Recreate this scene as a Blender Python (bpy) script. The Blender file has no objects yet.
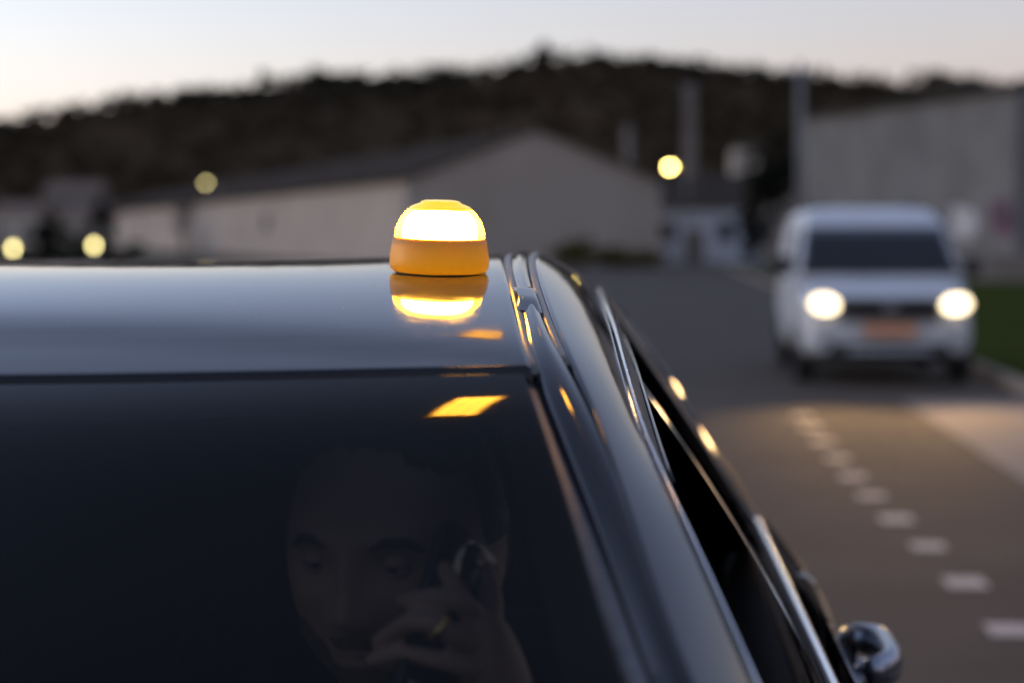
import bpy, bmesh, math, random
import numpy as np
from mathutils import Vector, Matrix, Euler
R = math.radians
SC = bpy.context.scene
COL = SC.collection
random.seed(7)

# ------------------------------------------------------------------ camera, sky, sun, exposure
F = 2000.0                      # focal length in pixels of the 1024 px wide picture
HORIZON, VPX = 235.0, 650.0     # horizon row, column where the road vanishes
CAMZ = 1.53
YAW = math.atan((VPX - 512) / F)
PITCH = math.atan((341.5 - HORIZON) / F)
cam = bpy.data.cameras.new('camera')
camo = bpy.data.objects.new('camera', cam)
COL.objects.link(camo)
cam.sensor_width = 36.0
cam.lens = 36.0 * F / 1024
cam.clip_start = 0.05
cam.clip_end = 5000
camo.location = (0, 0, CAMZ)
camo.rotation_euler = (math.pi / 2 - PITCH, 0, YAW)
cam.dof.use_dof = True
cam.dof.focus_distance = 1.86
cam.dof.aperture_fstop = 3.4
SC.camera = camo

world = bpy.data.worlds.new('World')
SC.world = world
world.use_nodes = True
wn = world.node_tree
sky = wn.nodes.new('ShaderNodeTexSky')
sky.sky_type = 'NISHITA'
sky.sun_disc = False
SUN_EL, SUN_AZ = -1.5, -84.0    # just set, behind the hill to the left
sky.sun_elevation = R(SUN_EL)
sky.sun_rotation = R(SUN_AZ)
sky.air_density = 1.0
sky.dust_density = 0.6
sky.ozone_density = 1.5
hs = wn.nodes.new('ShaderNodeHueSaturation')
hs.inputs['Saturation'].default_value = 0.55
wb = wn.nodes.new('ShaderNodeMix')          # the camera's white balance
wb.data_type = 'RGBA'
wb.blend_type = 'MULTIPLY'
wb.inputs[0].default_value = 1.0
wb.inputs[7].default_value = (0.90, 1.0, 1.25, 1)
wn.links.new(sky.outputs[0], hs.inputs['Color'])
wn.links.new(hs.outputs[0], wb.inputs[6])
wn.links.new(wb.outputs[2], wn.nodes['Background'].inputs[0])
wn.nodes['Background'].inputs[1].default_value = 0.1

sun = bpy.data.lights.new('sun', 'SUN')
suno = bpy.data.objects.new('sun', sun)
COL.objects.link(suno)
sun.energy = 0.015
sun.angle = R(25)
sun.color = (1.0, 0.8, 0.6)
_az = R(SUN_AZ)
_d = Vector((math.sin(_az) * math.cos(R(5)), math.cos(_az) * math.cos(R(5)), math.sin(R(5))))
suno.rotation_euler = (-_d).to_track_quat('-Z', 'Y').to_euler()

EXPO = 4.93
SC.view_settings.view_transform = 'Standard'
SC.view_settings.look = 'None'
SC.view_settings.exposure = EXPO
SC.view_settings.gamma = 1
SC.view_settings.use_curve_mapping = False
K = 2 ** -EXPO                  # a radiance of K shows as display white
SC.render.engine = 'CYCLES'
SC.cycles.use_denoising = True
SC.cycles.max_bounces = 10
SC.cycles.transparent_max_bounces = 16
SC.cycles.sample_clamp_indirect = 3

# ------------------------------------------------------------------ helpers
_R = Vector((math.cos(YAW), math.sin(YAW), 0))
_FH = Vector((-math.sin(YAW), math.cos(YAW), 0))
_FW = _FH * math.cos(PITCH) - Vector((0, 0, 1)) * math.sin(PITCH)
_U = _FH * math.sin(PITCH) + Vector((0, 0, 1)) * math.cos(PITCH)

def P(u, v, y):
    """The world point at depth y (metres up the road) seen at pixel u, v: used to measure the place."""
    d = _FW + _R * ((u - 512) / F) + _U * ((341.5 - v) / F)
    return Vector((0, 0, CAMZ)) + d * (y / d.y)

def tag(o, label=None, cat=None, group=None, kind=None):
    if label: o['label'] = label
    if cat: o['category'] = cat
    if group: o['group'] = group
    if kind: o['kind'] = kind
    return o

def empty(name, loc, rz=0, label=None, cat=None, group=None):
    o = bpy.data.objects.new(name, None)
    o.empty_display_size = 0.2
    COL.objects.link(o)
    o.location = loc
    o.rotation_euler = (0, 0, rz)
    return tag(o, label, cat, group)

def kids(o):
    return [c for c in bpy.data.objects if c.parent == o]

def copy_tree(o, parent=None):
    c = o.copy()
    COL.objects.link(c)
    if parent is not None: c.parent = parent
    for ch in kids(o): copy_tree(ch, c)
    return c

class MB:
    def __init__(s):
        s.v, s.f = [], []
    def add(s, vs, fs):
        n = len(s.v)
        s.v += [tuple(p) for p in vs]
        s.f += [tuple(i + n for i in f) for f in fs]
        return s
    def box(s, c, size, rz=0, m=None):
        hx, hy, hz = size[0] / 2, size[1] / 2, size[2] / 2
        M = m or Matrix.Rotation(rz, 3, 'Z')
        vs = [Vector(c) + M @ Vector((x * hx, y * hy, z * hz)) for x in (-1, 1) for y in (-1, 1) for z in (-1, 1)]
        return s.add(vs, [(0, 1, 3, 2), (4, 6, 7, 5), (0, 4, 5, 1), (2, 3, 7, 6), (0, 2, 6, 4), (1, 5, 7, 3)])
    def grid(s, rows, closed=False, flip=False):
        m, n = len(rows), len(rows[0])
        vs = [p for r in rows for p in r]
        fs = []
        for i in range(m - 1):
            for j in range(n if closed else n - 1):
                a, b = i * n + j, i * n + (j + 1) % n
                q = (a, b, b + n, a + n)
                fs.append(q[::-1] if flip else q)
        return s.add(vs, fs)
    def lathe(s, c, prof, n=32, m=None, cap=True):
        M = m or Matrix.Identity(3)
        rows = [[Vector(c) + M @ Vector((r * math.cos(2 * math.pi * k / n), r * math.sin(2 * math.pi * k / n), z)) for k in range(n)] for r, z in prof]
        s.grid(rows, closed=True)
        if cap:
            b = len(s.v)
            s.f.append(tuple(b - n + k for k in range(n)))
            s.f.append(tuple(b - n * len(prof) + n - 1 - k for k in range(n)))
        return s
    def tube(s, pts, rad, n=8, cap=True):
        pts = [Vector(p) for p in pts]
        rad = rad if hasattr(rad, '__len__') else [rad] * len(pts)
        rows, prev = [], None
        for i, p in enumerate(pts):
            t = (pts[min(i + 1, len(pts) - 1)] - pts[max(i - 1, 0)]).normalized()
            if prev is None:
                a = t.orthogonal().normalized()
            else:
                a = (prev - t * prev.dot(t)).normalized()
            prev = a
            b = t.cross(a)
            rows.append([p + (a * math.cos(2 * math.pi * k / n) + b * math.sin(2 * math.pi * k / n)) * rad[i] for k in range(n)])
        s.grid(rows, closed=True)
        if cap:
            e = len(s.v)
            s.f.append(tuple(e - n + k for k in range(n)))
            s.f.append(tuple(e - n * len(pts) + n - 1 - k for k in range(n)))
        return s
    def build(s, name, mat, parent=None, origin=None, smooth=True, bevel=0, seg=2, solid=0, sub=0, auto=None):
        o0 = Vector(origin) if origin is not None else Vector((0, 0, 0))
        me = bpy.data.meshes.new(name)
        me.from_pydata([tuple(Vector(p) - o0) for p in s.v], [], s.f)
        me.update()
        bm = bmesh.new(); bm.from_mesh(me)
        bmesh.ops.recalc_face_normals(bm, faces=bm.faces)
        bm.to_mesh(me); bm.free()
        if smooth: me.polygons.foreach_set('use_smooth', [True] * len(me.polygons))
        if auto is not None: me.set_sharp_from_angle(angle=R(auto))
        o = bpy.data.objects.new(name, me)
        COL.objects.link(o)
        if mat: me.materials.append(mat)
        if parent is not None: o.parent = parent
        if solid:
            md = o.modifiers.new('solid', 'SOLIDIFY'); md.thickness = solid; md.offset = 0
        if bevel:
            md = o.modifiers.new('bevel', 'BEVEL'); md.width = bevel; md.segments = seg; md.limit_method = 'ANGLE'
        if sub:
            md = o.modifiers.new('sub', 'SUBSURF'); md.levels = md.render_levels = sub
        return o

def interp(tab, y):
    """Smooth interpolation of rows (y, a, b, ...) at y, linear beyond the ends."""
    ys = [r[0] for r in tab]
    n = len(tab)
    def sl(i):
        if i == 0: k, l = 0, 1
        elif i == n - 1: k, l = n - 2, n - 1
        else: k, l = i - 1, i + 1
        return [(tab[l][c] - tab[k][c]) / (ys[l] - ys[k]) for c in range(1, len(tab[0]))]
    if y <= ys[0]:
        m = sl(0); return [tab[0][c + 1] + m[c] * (y - ys[0]) for c in range(len(m))]
    if y >= ys[-1]:
        m = sl(n - 1); return [tab[-1][c + 1] + m[c] * (y - ys[-1]) for c in range(len(m))]
    i = max(k for k in range(n - 1) if ys[k] <= y)
    h = ys[i + 1] - ys[i]; t = (y - ys[i]) / h
    m0, m1 = sl(i), sl(i + 1)
    h00, h10, h01, h11 = 2*t**3 - 3*t*t + 1, t**3 - 2*t*t + t, -2*t**3 + 3*t*t, t**3 - t*t
    return [h00 * tab[i][c+1] + h10 * h * m0[c] + h01 * tab[i+1][c+1] + h11 * h * m1[c] for c in range(len(m0))]

# ------------------------------------------------------------------ materials
def mat(name, col, rough=0.6, metal=0.0, spec=0.5, coat=0.0, var=0.0, scale=8.0, bump=0.0, bscale=60.0, col2=None, emit=None, estr=0.0, detail=6):
    m = bpy.data.materials.new(name); m.use_nodes = True
    nt = m.node_tree; b = nt.nodes['Principled BSDF']
    b.inputs['Base Color'].default_value = (*col, 1)
    b.inputs['Roughness'].default_value = rough
    b.inputs['Metallic'].default_value = metal
    b.inputs['Specular IOR Level'].default_value = spec
    b.inputs['Coat Weight'].default_value = coat
    b.inputs['Coat Roughness'].default_value = 0.03
    tc = nt.nodes.new('ShaderNodeTexCoord')
    if var or col2:
        n = nt.nodes.new('ShaderNodeTexNoise'); n.inputs['Scale'].default_value = scale; n.inputs['Detail'].default_value = detail
        nt.links.new(tc.outputs['Object'], n.inputs['Vector'])
        r = nt.nodes.new('ShaderNodeValToRGB')
        r.color_ramp.elements[0].position = 0.3; r.color_ramp.elements[1].position = 0.7
        c2 = col2 or tuple(c * (1 + var) for c in col)
        c1 = col if col2 else tuple(c * (1 - var) for c in col)
        r.color_ramp.elements[0].color = (*c1, 1); r.color_ramp.elements[1].color = (*c2, 1)
        nt.links.new(n.outputs['Fac'], r.inputs[0]); nt.links.new(r.outputs[0], b.inputs['Base Color'])
    if bump:
        n2 = nt.nodes.new('ShaderNodeTexNoise'); n2.inputs['Scale'].default_value = bscale; n2.inputs['Detail'].default_value = 5
        nt.links.new(tc.outputs['Object'], n2.inputs['Vector'])
        bp = nt.nodes.new('ShaderNodeBump'); bp.inputs['Strength'].default_value = bump; bp.inputs['Distance'].default_value = 0.01
        nt.links.new(n2.outputs['Fac'], bp.inputs['Height']); nt.links.new(bp.outputs[0], b.inputs['Normal'])
    if emit:
        b.inputs['Emission Color'].default_value = (*emit, 1); b.inputs['Emission Strength'].default_value = estr
    return m

def glass_mat(name, tint, ior=1.45, rough=0.0):
    m = bpy.data.materials.new(name); m.use_nodes = True
    nt = m.node_tree; nt.nodes.remove(nt.nodes['Principled BSDF'])
    out = nt.nodes['Material Output']
    tr = nt.nodes.new('ShaderNodeBsdfTransparent'); tr.inputs[0].default_value = (*tint, 1)
    gl = nt.nodes.new('ShaderNodeBsdfGlossy'); gl.inputs['Roughness'].default_value = rough
    geo = nt.nodes.new('ShaderNodeNewGeometry')
    mr = nt.nodes.new('ShaderNodeMapRange')
    mr.inputs[3].default_value = ior; mr.inputs[4].default_value = 1 / ior
    nt.links.new(geo.outputs['Backfacing'], mr.inputs[0])
    fr = nt.nodes.new('ShaderNodeFresnel'); nt.links.new(mr.outputs[0], fr.inputs['IOR'])
    mx = nt.nodes.new('ShaderNodeMixShader')
    nt.links.new(fr.outputs[0], mx.inputs[0]); nt.links.new(tr.outputs[0], mx.inputs[1]); nt.links.new(gl.outputs[0], mx.inputs[2])
    nt.links.new(mx.outputs[0], out.inputs[0])
    return m

def paint_mat(name, col, dust=0.02):
    """Dark car paint with a clear coat and a film of fine dust and specks."""
    m = mat(name, col, rough=0.12, spec=0.5, coat=0.0)
    nt = m.node_tree; b = nt.nodes['Principled BSDF']
    b.inputs['IOR'].default_value = 1.32
    tc = nt.nodes.new('ShaderNodeTexCoord')
    n = nt.nodes.new('ShaderNodeTexNoise'); n.inputs['Scale'].default_value = 45; n.inputs['Detail'].default_value = 8
    v = nt.nodes.new('ShaderNodeTexVoronoi'); v.inputs['Scale'].default_value = 42
    nt.links.new(tc.outputs['Object'], n.inputs['Vector']); nt.links.new(tc.outputs['Object'], v.inputs['Vector'])
    r = nt.nodes.new('ShaderNodeMapRange'); r.inputs[1].default_value = 0.3; r.inputs[2].default_value = 0.8
    r.inputs[3].default_value = 0.05; r.inputs[4].default_value = 0.10
    nt.links.new(n.outputs['Fac'], r.inputs[0]); nt.links.new(r.outputs[0], b.inputs['Roughness'])
    sp = nt.nodes.new('ShaderNodeMapRange'); sp.inputs[1].default_value = 0.05; sp.inputs[2].default_value = 0.025
    sp.inputs[3].default_value = dust * 0.4; sp.inputs[4].default_value = 0.35
    nt.links.new(v.outputs['Distance'], sp.inputs[0])
    df = nt.nodes.new('ShaderNodeBsdfDiffuse'); df.inputs[0].default_value = (0.5, 0.45, 0.4, 1)
    mx = nt.nodes.new('ShaderNodeMixShader')
    nt.links.new(sp.outputs[0], mx.inputs[0]); nt.links.new(b.outputs[0], mx.inputs[1]); nt.links.new(df.outputs[0], mx.inputs[2])
    nt.links.new(mx.outputs[0], nt.nodes['Material Output'].inputs[0])
    return m

def emit_mat(name, col, s):
    return mat(name, (0.02, 0.02, 0.02), rough=0.3, emit=col, estr=s)

M = {}
M['paint'] = paint_mat('dark_car_paint', (0.006, 0.007, 0.012), dust=0.03)
M['piano'] = mat('gloss_black_trim', (0.004, 0.004, 0.005), rough=0.08, spec=0.5)
M['rubber'] = mat('black_rubber', (0.012, 0.012, 0.012), rough=0.6, var=0.2, scale=40)
M['seam'] = mat('seam_sealer', (0.05, 0.048, 0.045), rough=0.38, spec=1.0, var=0.3, scale=60)
M['chrome'] = mat('satin_chrome', (0.75, 0.76, 0.78), rough=0.16, metal=1.0, var=0.05, scale=30)
M['handle'] = mat('dark_metallic_handle', (0.25, 0.27, 0.31), rough=0.22, metal=0.9, var=0.1, scale=20)
M['glass'] = glass_mat('windscreen_glass', (0.36, 0.38, 0.37), 1.2, 0.035)
_n = M['glass'].node_tree           # shade band along the top of the windscreen
_tc = _n.nodes.new('ShaderNodeTexCoord'); _sp = _n.nodes.new('ShaderNodeSeparateXYZ'); _n.links.new(_tc.outputs['Object'], _sp.inputs[0])
_rp = _n.nodes.new('ShaderNodeMapRange'); _rp.inputs[1].default_value = 1.27; _rp.inputs[2].default_value = 1.37; _rp.interpolation_type = 'SMOOTHSTEP'
_n.links.new(_sp.outputs['Z'], _rp.inputs[0])
_rr = _n.nodes.new('ShaderNodeValToRGB'); _rr.color_ramp.elements[0].color = (0.44, 0.46, 0.45, 1); _rr.color_ramp.elements[1].color = (0.22, 0.23, 0.24, 1)
_n.links.new(_rp.outputs[0], _rr.inputs[0])
_n.links.new(_rr.outputs[0], next(n for n in _n.nodes if n.type == 'BSDF_TRANSPARENT').inputs[0])
M['sideglass'] = glass_mat('tinted_side_glass', (0.12, 0.13, 0.13), 1.4)
M['frit'] = mat('black_glass_border', (0.002, 0.002, 0.002), rough=0.5, spec=0.1, var=0.2, scale=60)
M['interior'] = mat('dark_interior_plastic', (0.006, 0.006, 0.0065), rough=0.7, var=0.2, scale=90, bump=0.2, bscale=300)
M['liner'] = mat('charcoal_headlining', (0.007, 0.007, 0.0075), rough=0.95, var=0.15, scale=200)
M['seat'] = mat('dark_seat_cloth', (0.004, 0.004, 0.005), rough=0.95, spec=0.1, var=0.25, scale=150, bump=0.3, bscale=400)
M['tyre'] = mat('tyre_rubber', (0.018, 0.018, 0.018), rough=0.75, var=0.2, scale=30)
M['alloy'] = mat('alloy_wheel', (0.4, 0.41, 0.42), rough=0.3, metal=0.9, var=0.1, scale=20)
M['lampglass'] = mat('unlit_lamp_glass', (0.25, 0.26, 0.28), rough=0.08, var=0.1, scale=20)
M['redlamp'] = mat('red_lamp_lens', (0.2, 0.01, 0.01), rough=0.1, var=0.1, scale=20)
M['skin'] = mat('skin', (0.29, 0.18, 0.135), rough=0.55, var=0.08, scale=25, bump=0.1, bscale=250)
M['hair'] = mat('dark_brown_hair', (0.015, 0.010, 0.007), rough=0.55, var=0.4, scale=120, bump=0.5, bscale=200)
M['beard'] = mat('trimmed_dark_beard', (0.085, 0.055, 0.04), rough=0.8, var=0.4, scale=260, bump=0.6, bscale=420)
M['eye'] = mat('eye_white', (0.36, 0.34, 0.32), rough=0.15, var=0.04, scale=40)
M['iris'] = mat('dark_iris', (0.03, 0.018, 0.01), rough=0.1, var=0.2, scale=300)
M['shirt'] = mat('dark_shirt_cloth', (0.02, 0.022, 0.028), rough=0.9, var=0.2, scale=60, bump=0.3, bscale=250)
M['phone'] = mat('black_phone_shell', (0.008, 0.008, 0.009), rough=0.12, var=0.1, scale=30)
M['gold'] = mat('gold_ring', (0.9, 0.6, 0.22), rough=0.18, metal=1.0, var=0.05, scale=100)
M['amber_body'] = mat('amber_plastic_body', (0.75, 0.30, 0.02), rough=0.35, var=0.05, scale=20, emit=(1.0, 0.42, 0.01), estr=0.33 * K)
_m = M['amber_body']; _n = _m.node_tree
_n.nodes['Principled BSDF'].inputs['Emission Strength'].default_value = 0
_t = _n.nodes.new('ShaderNodeBsdfTranslucent'); _t.inputs[0].default_value = (0.066, 0.046, 0.0022, 1)
_x = _n.nodes.new('ShaderNodeMixShader'); _x.inputs[0].default_value = 0.38
_n.links.new(_n.nodes['Principled BSDF'].outputs[0], _x.inputs[1]); _n.links.new(_t.outputs[0], _x.inputs[2])
_n.links.new(_x.outputs[0], _n.nodes['Material Output'].inputs[0])
M['amber_cap'] = mat('amber_cap', (0.8, 0.45, 0.03), rough=0.2, var=0.04, scale=30, emit=(1.0, 0.66, 0.02), estr=0.85 * K)
M['lens'] = glass_mat('ribbed_clear_amber_lens', (1.0, 0.80, 0.35), 1.4, 0.05)
_n = M['lens'].node_tree          # fine horizontal prism ribs: clear flanks, diffusing amber crests
_tc = _n.nodes.new('ShaderNodeTexCoord'); _sp = _n.nodes.new('ShaderNodeSeparateXYZ'); _n.links.new(_tc.outputs['Object'], _sp.inputs[0])
_mu = _n.nodes.new('ShaderNodeMath'); _mu.operation = 'MULTIPLY'; _mu.inputs[1].default_value = 2 * math.pi / .0026; _n.links.new(_sp.outputs['Z'], _mu.inputs[0])
_si = _n.nodes.new('ShaderNodeMath'); _si.operation = 'SINE'; _n.links.new(_mu.outputs[0], _si.inputs[0])
_mr = _n.nodes.new('ShaderNodeMapRange'); _mr.inputs[1].default_value = -.2; _mr.inputs[2].default_value = .9; _mr.inputs[3].default_value = .30; _mr.inputs[4].default_value = .93
_n.links.new(_si.outputs[0], _mr.inputs[0])
_tl = _n.nodes.new('ShaderNodeBsdfTranslucent'); _tl.inputs[0].default_value = (0.26, 0.20, 0.045, 1)
_old = _n.nodes['Material Output'].inputs[0].links[0].from_socket
_mx = _n.nodes.new('ShaderNodeMixShader'); _n.links.new(_mr.outputs[0], _mx.inputs[0]); _n.links.new(_old, _mx.inputs[1]); _n.links.new(_tl.outputs[0], _mx.inputs[2])
_n.links.new(_mx.outputs[0], _n.nodes['Material Output'].inputs[0])
M['led'] = emit_mat('beacon_led', (1.0, 0.58, 0.13), 240 * K)
M['foot'] = mat('black_magnet_foot', (0.02, 0.015, 0.01), rough=0.5, var=0.2, scale=50)

M['van_white'] = mat('white_van_paint', (0.52, 0.53, 0.54), rough=0.28, spec=0.5, var=0.03, scale=4)
M['van_glass'] = mat('dark_van_glass', (0.006, 0.008, 0.009), rough=0.05, var=0.2, scale=3)
M['van_black'] = mat('grained_black_plastic', (0.015, 0.015, 0.016), rough=0.5, var=0.2, scale=30)
M['van_silver'] = mat('silver_skid_plastic', (0.4, 0.41, 0.42), rough=0.35, metal=0.6, var=0.1, scale=20)
M['plate'] = mat('plate_in_beacon_light', (0.62, 0.27, 0.14), rough=0.4, var=0.12, scale=30)  # amber beacon light thrown back by the plate, put into its base colour
M['headlight'] = emit_mat('lit_headlight', (1.0, 0.80, 0.50), 5 * K)
M['drl'] = emit_mat('lit_running_lamp', (1.0, 0.7, 0.4), 0.4 * K)

M['asphalt'] = mat('asphalt', (0.074, 0.060, 0.048), rough=0.85, spec=0.08, col2=(0.100, 0.082, 0.066), scale=0.9, bump=0.5, bscale=180, detail=12)
M['mark'] = mat('worn_white_paint', (0.34, 0.29, 0.25), rough=0.7, col2=(0.5, 0.44, 0.38), scale=12)
M['concrete'] = mat('concrete', (0.20, 0.165, 0.135), rough=0.85, spec=0.12, col2=(0.27, 0.225, 0.185), scale=1.5, bump=0.3, bscale=60)
M['grass'] = mat('grass', (0.034, 0.042, 0.010), rough=0.9, spec=0.0, col2=(0.052, 0.062, 0.016), scale=3.0)
M['soil'] = mat('dry_soil', (0.06, 0.048, 0.034), rough=0.95, spec=0.12, col2=(0.075, 0.075, 0.035), scale=0.15)
M['hill'] = mat('scrub_hillside', (0.044, 0.030, 0.018), rough=0.95, spec=0.0, col2=(0.056, 0.039, 0.024), scale=0.03)
M['leaf'] = mat('dark_foliage', (0.013, 0.013, 0.008), rough=0.9, spec=0.12, col2=(0.024, 0.023, 0.013), scale=0.35)
M['scrub'] = mat('brown_scrub', (0.042, 0.029, 0.017), rough=0.9, spec=0.0, col2=(0.056, 0.040, 0.024), scale=0.12)
M['olive'] = mat('olive_bush_foliage', (0.06, 0.055, 0.012), rough=0.8, spec=0.12, col2=(0.11, 0.085, 0.022), scale=1.2)
M['bark'] = mat('bark', (0.05, 0.04, 0.03), rough=0.9, var=0.3, scale=8)
M['wall_grey'] = mat('weathered_grey_render', (0.145, 0.136, 0.125), rough=0.95, spec=0.1, col2=(0.20, 0.19, 0.175), scale=0.5)
M['wall_cream'] = mat('cream_render', (0.50, 0.42, 0.33), rough=0.9, col2=(0.60, 0.52, 0.42), scale=0.4)
M['wall_pale'] = mat('pale_warehouse_render', (0.36, 0.295, 0.24), rough=0.95, spec=0.1, col2=(0.44, 0.365, 0.30), scale=0.35)
M['wall_white'] = mat('bluish_white_render', (0.45, 0.47, 0.52), rough=0.9, col2=(0.52, 0.54, 0.58), scale=0.6)
M['roof_slate'] = mat('slate_grey_sheet_roof', (0.050, 0.040, 0.033), rough=0.95, spec=0.0, col2=(0.072, 0.058, 0.048), scale=0.5)
M['roof_tile'] = mat('brown_tile_roof', (0.12, 0.075, 0.05), rough=0.9, col2=(0.17, 0.11, 0.08), scale=1.5)
M['dark_pane'] = mat('dark_window_pane', (0.015, 0.018, 0.025), rough=0.1, var=0.2, scale=2)
M['frame'] = mat('grey_window_frame', (0.2, 0.2, 0.2), rough=0.6, var=0.1, scale=5)
M['door_metal'] = mat('rusty_grey_metal_door', (0.16, 0.13, 0.11), rough=0.7, var=0.25, scale=2)
M['stack'] = mat('sooty_render', (0.15, 0.12, 0.10), rough=.9, col2=(0.22, 0.18, 0.15), scale=.8)
M['pole'] = mat('pale_concrete_pole', (0.19, 0.185, 0.18), rough=0.9, var=0.15, scale=3)
M['lamp_metal'] = mat('galvanised_metal', (0.25, 0.25, 0.25), rough=0.45, metal=0.7, var=0.1, scale=10)
M['lamp_lit'] = emit_mat('lit_street_lamp', (1.0, 0.72, 0.18), 60 * K)
M['lamp_dim'] = emit_mat('dim_lit_lamp', (1.0, 0.84, 0.34), 11 * K)
M['lamp_sodium'] = emit_mat('sodium_lamp', (1.0, 0.42, 0.04), 60 * K)

# ------------------------------------------------------------------ ground, road, hill
def sheet(name, x0, x1, y0, y1, z, m, n=(2, 2), kind='structure'):
    b = MB()
    b.grid([[(x0 + (x1 - x0) * i / n[0], y0 + (y1 - y0) * j / n[1], z) for i in range(n[0] + 1)] for j in range(n[1] + 1)])
    return tag(b.build(name, m, smooth=False), kind=kind)

sheet('ground', -1500, 1500, -300, 2500, -0.012, M['soil'])
sheet('road', -3.2, 3.55, -60, 104, 0.0, M['asphalt'], (2, 8))
sheet('side_road', -9.5, 9.0, 104, 112.5, 0.0, M['asphalt'])
sheet('driveway_apron', 2.32, 3.545, 2, 18.6, 0.004, M['concrete'])
# kerb between road and grass, a run of separate kerb stones
b = MB()
y = 19.0
while y < 100:
    b.box((3.63, y + 0.49, 0.05), (0.14, 0.98, 0.13)); y += 1.0
tag(b.build('kerb', M['concrete'], smooth=False, bevel=0.01), kind='structure')
sheet('grass_verge', 3.70, 40, 19, 66, 0.03, M['grass'], (4, 6))
# worn dashes of the lane line
b = MB()
for (u, v) in [(803, 416), (812, 427), (823, 441), (838, 458), (853, 476), (871, 495), (896, 518), (928, 545), (965, 581), (1010, 628), (1060, 690)]:
    p = P(u, v, CAMZ * F / (v - HORIZON))
    w_, l_ = 0.088 * random.uniform(0.92, 1.05), 0.12 * random.uniform(0.9, 1.1)
    b.add([(p.x - w_, p.y - l_, 0.005), (p.x + w_, p.y - l_, 0.005), (p.x + w_, p.y + l_, 0.005), (p.x - w_, p.y + l_, 0.005)], [(0, 1, 2, 3)])
tag(b.build('road_markings', M['mark'], smooth=False), kind='structure')

RIDGE = 450.0
ridge_px = [(-900, 190), (-400, 160), (-100, 140), (0, 125), (60, 110), (150, 99), (230, 92), (300, 82), (380, 77), (450, 74), (545, 66), (620, 68), (700, 76), (780, 82), (850, 84), (930, 88), (1000, 95), (1060, 102), (1250, 120), (1700, 165), (2300, 200)]
ridge = [((u - VPX) / F * RIDGE, CAMZ + (HORIZON - v) / F * RIDGE) for u, v in ridge_px]
def hill_h(x, y):
    xs = np.array([r[0] for r in ridge]); zs = np.array([r[1] for r in ridge])
    h = float(np.interp(x * RIDGE / max(y, 330), xs, zs))
    y0 = 175 + 80 * min(1, max(0, (-x - 8) / 30))
    t = min(max((y - y0) / (RIDGE - y0), 0), 1.0)
    f = t * t * (3 - 2 * t) * 0.55 + t * 0.45
    if y > RIDGE: f = max(0, 1 - (y - RIDGE) / 500)
    return h * f + 1.6 * math.sin(x * 0.06 + y * 0.02) * math.sin(y * 0.05) * f - 0.5
b = MB()
xs = [-420 + 840 * i / 120 for i in range(121)]
ys = [170 + (RIDGE - 170) * (j / 34) for j in range(35)] + [RIDGE + 30 + 55 * j for j in range(10)]
b.grid([[(x, y, hill_h(x, y)) for x in xs] for y in ys])
tag(b.build('hill', M['hill']), kind='structure')

def leaves(mb, c, r, n, size, rnd=random):
    """Leaf-cluster faces scattered in uneven clumps through an ellipsoid."""
    c = Vector(c)
    clumps = [Vector((rnd.gauss(0, .42), rnd.gauss(0, .42), rnd.gauss(0, .42))) for _ in range(max(4, n // 45))]
    for _ in range(n):
        k = rnd.choice(clumps)
        d = k + Vector((rnd.gauss(0, .17), rnd.gauss(0, .17), rnd.gauss(0, .17)))
        if d.length > 1.05: d *= 1.05 / d.length
        p = c + Vector((d.x * r[0], d.y * r[1], d.z * r[2]))
        s = size * rnd.uniform(.6, 1.4)
        q = Euler((rnd.uniform(0, 6.3), rnd.uniform(0, 6.3), rnd.uniform(0, 6.3))).to_matrix()
        mb.add([p + q @ Vector((-s, -s * .5, 0)), p + q @ Vector((s * .2, -s * .6, s * .15)), p + q @ Vector((s, s * .3, 0)), p + q @ Vector((-s * .3, s * .6, -s * .1))], [(0, 1, 2, 3)])
    return mb

# scrub and wood on the hillside, nobody could count it
rw = random.Random(3)
wood, scrub = MB(), MB()
for _ in range(3600):
    y = 185 + (RIDGE + 12 - 185) * rw.random() ** 0.75
    x = rw.uniform(-0.62, 0.5) * y
    z = hill_h(x, y)
    if z < .8: continue
    top = y > RIDGE - 45
    h = rw.uniform(1.2, 2.6) * (1.2 if top else 1)
    leaves(wood if (top or rw.random() < .12) else scrub, (x, y, z + h * .5), (h * rw.uniform(.8, 1.5), h, h * .75), 22 if not top else 34, .55, rw)
tag(wood.build('hillside_woodland', M['leaf'], smooth=False), kind='stuff')
tag(scrub.build('hillside_scrub', M['scrub'], smooth=False), kind='stuff')

def tree(name, base, h, crown_w, trunk_f, label, seed, leaf='leaf', n=500, size=.35, group=None, squash=1.0, cat='tree'):
    rr = random.Random(seed)
    root = empty(name, base, 0, label, cat, group)
    tb = MB()
    th = h * trunk_f
    r0 = max(.04, h * .022)
    tb.tube([(0, 0, -.3), (rr.uniform(-.05, .05) * h, 0, th * .5), (rr.uniform(-.05, .05) * h, rr.uniform(-.05, .05) * h, h * .8)], [r0, r0 * .75, r0 * .2])
    for k in range(6):
        a = rr.uniform(0, 6.3); z0 = th * rr.uniform(.6, 1.1)
        tb.tube([(0, 0, z0), (math.cos(a) * crown_w * .3, math.sin(a) * crown_w * .3, z0 + h * .15), (math.cos(a) * crown_w * .42, math.sin(a) * crown_w * .42, z0 + h * .3)], [r0 * .5, r0 * .3, r0 * .1], 6)
    tb.build('trunk', M['bark'], root)
    cb = MB()
    leaves(cb, (0, 0, th + (h - th) * .5), (crown_w * .5, crown_w * .5, (h - th) * .52 * squash), n, size, rr)
    cb.build('crown', M[leaf], root, smooth=False)
    return root

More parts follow.
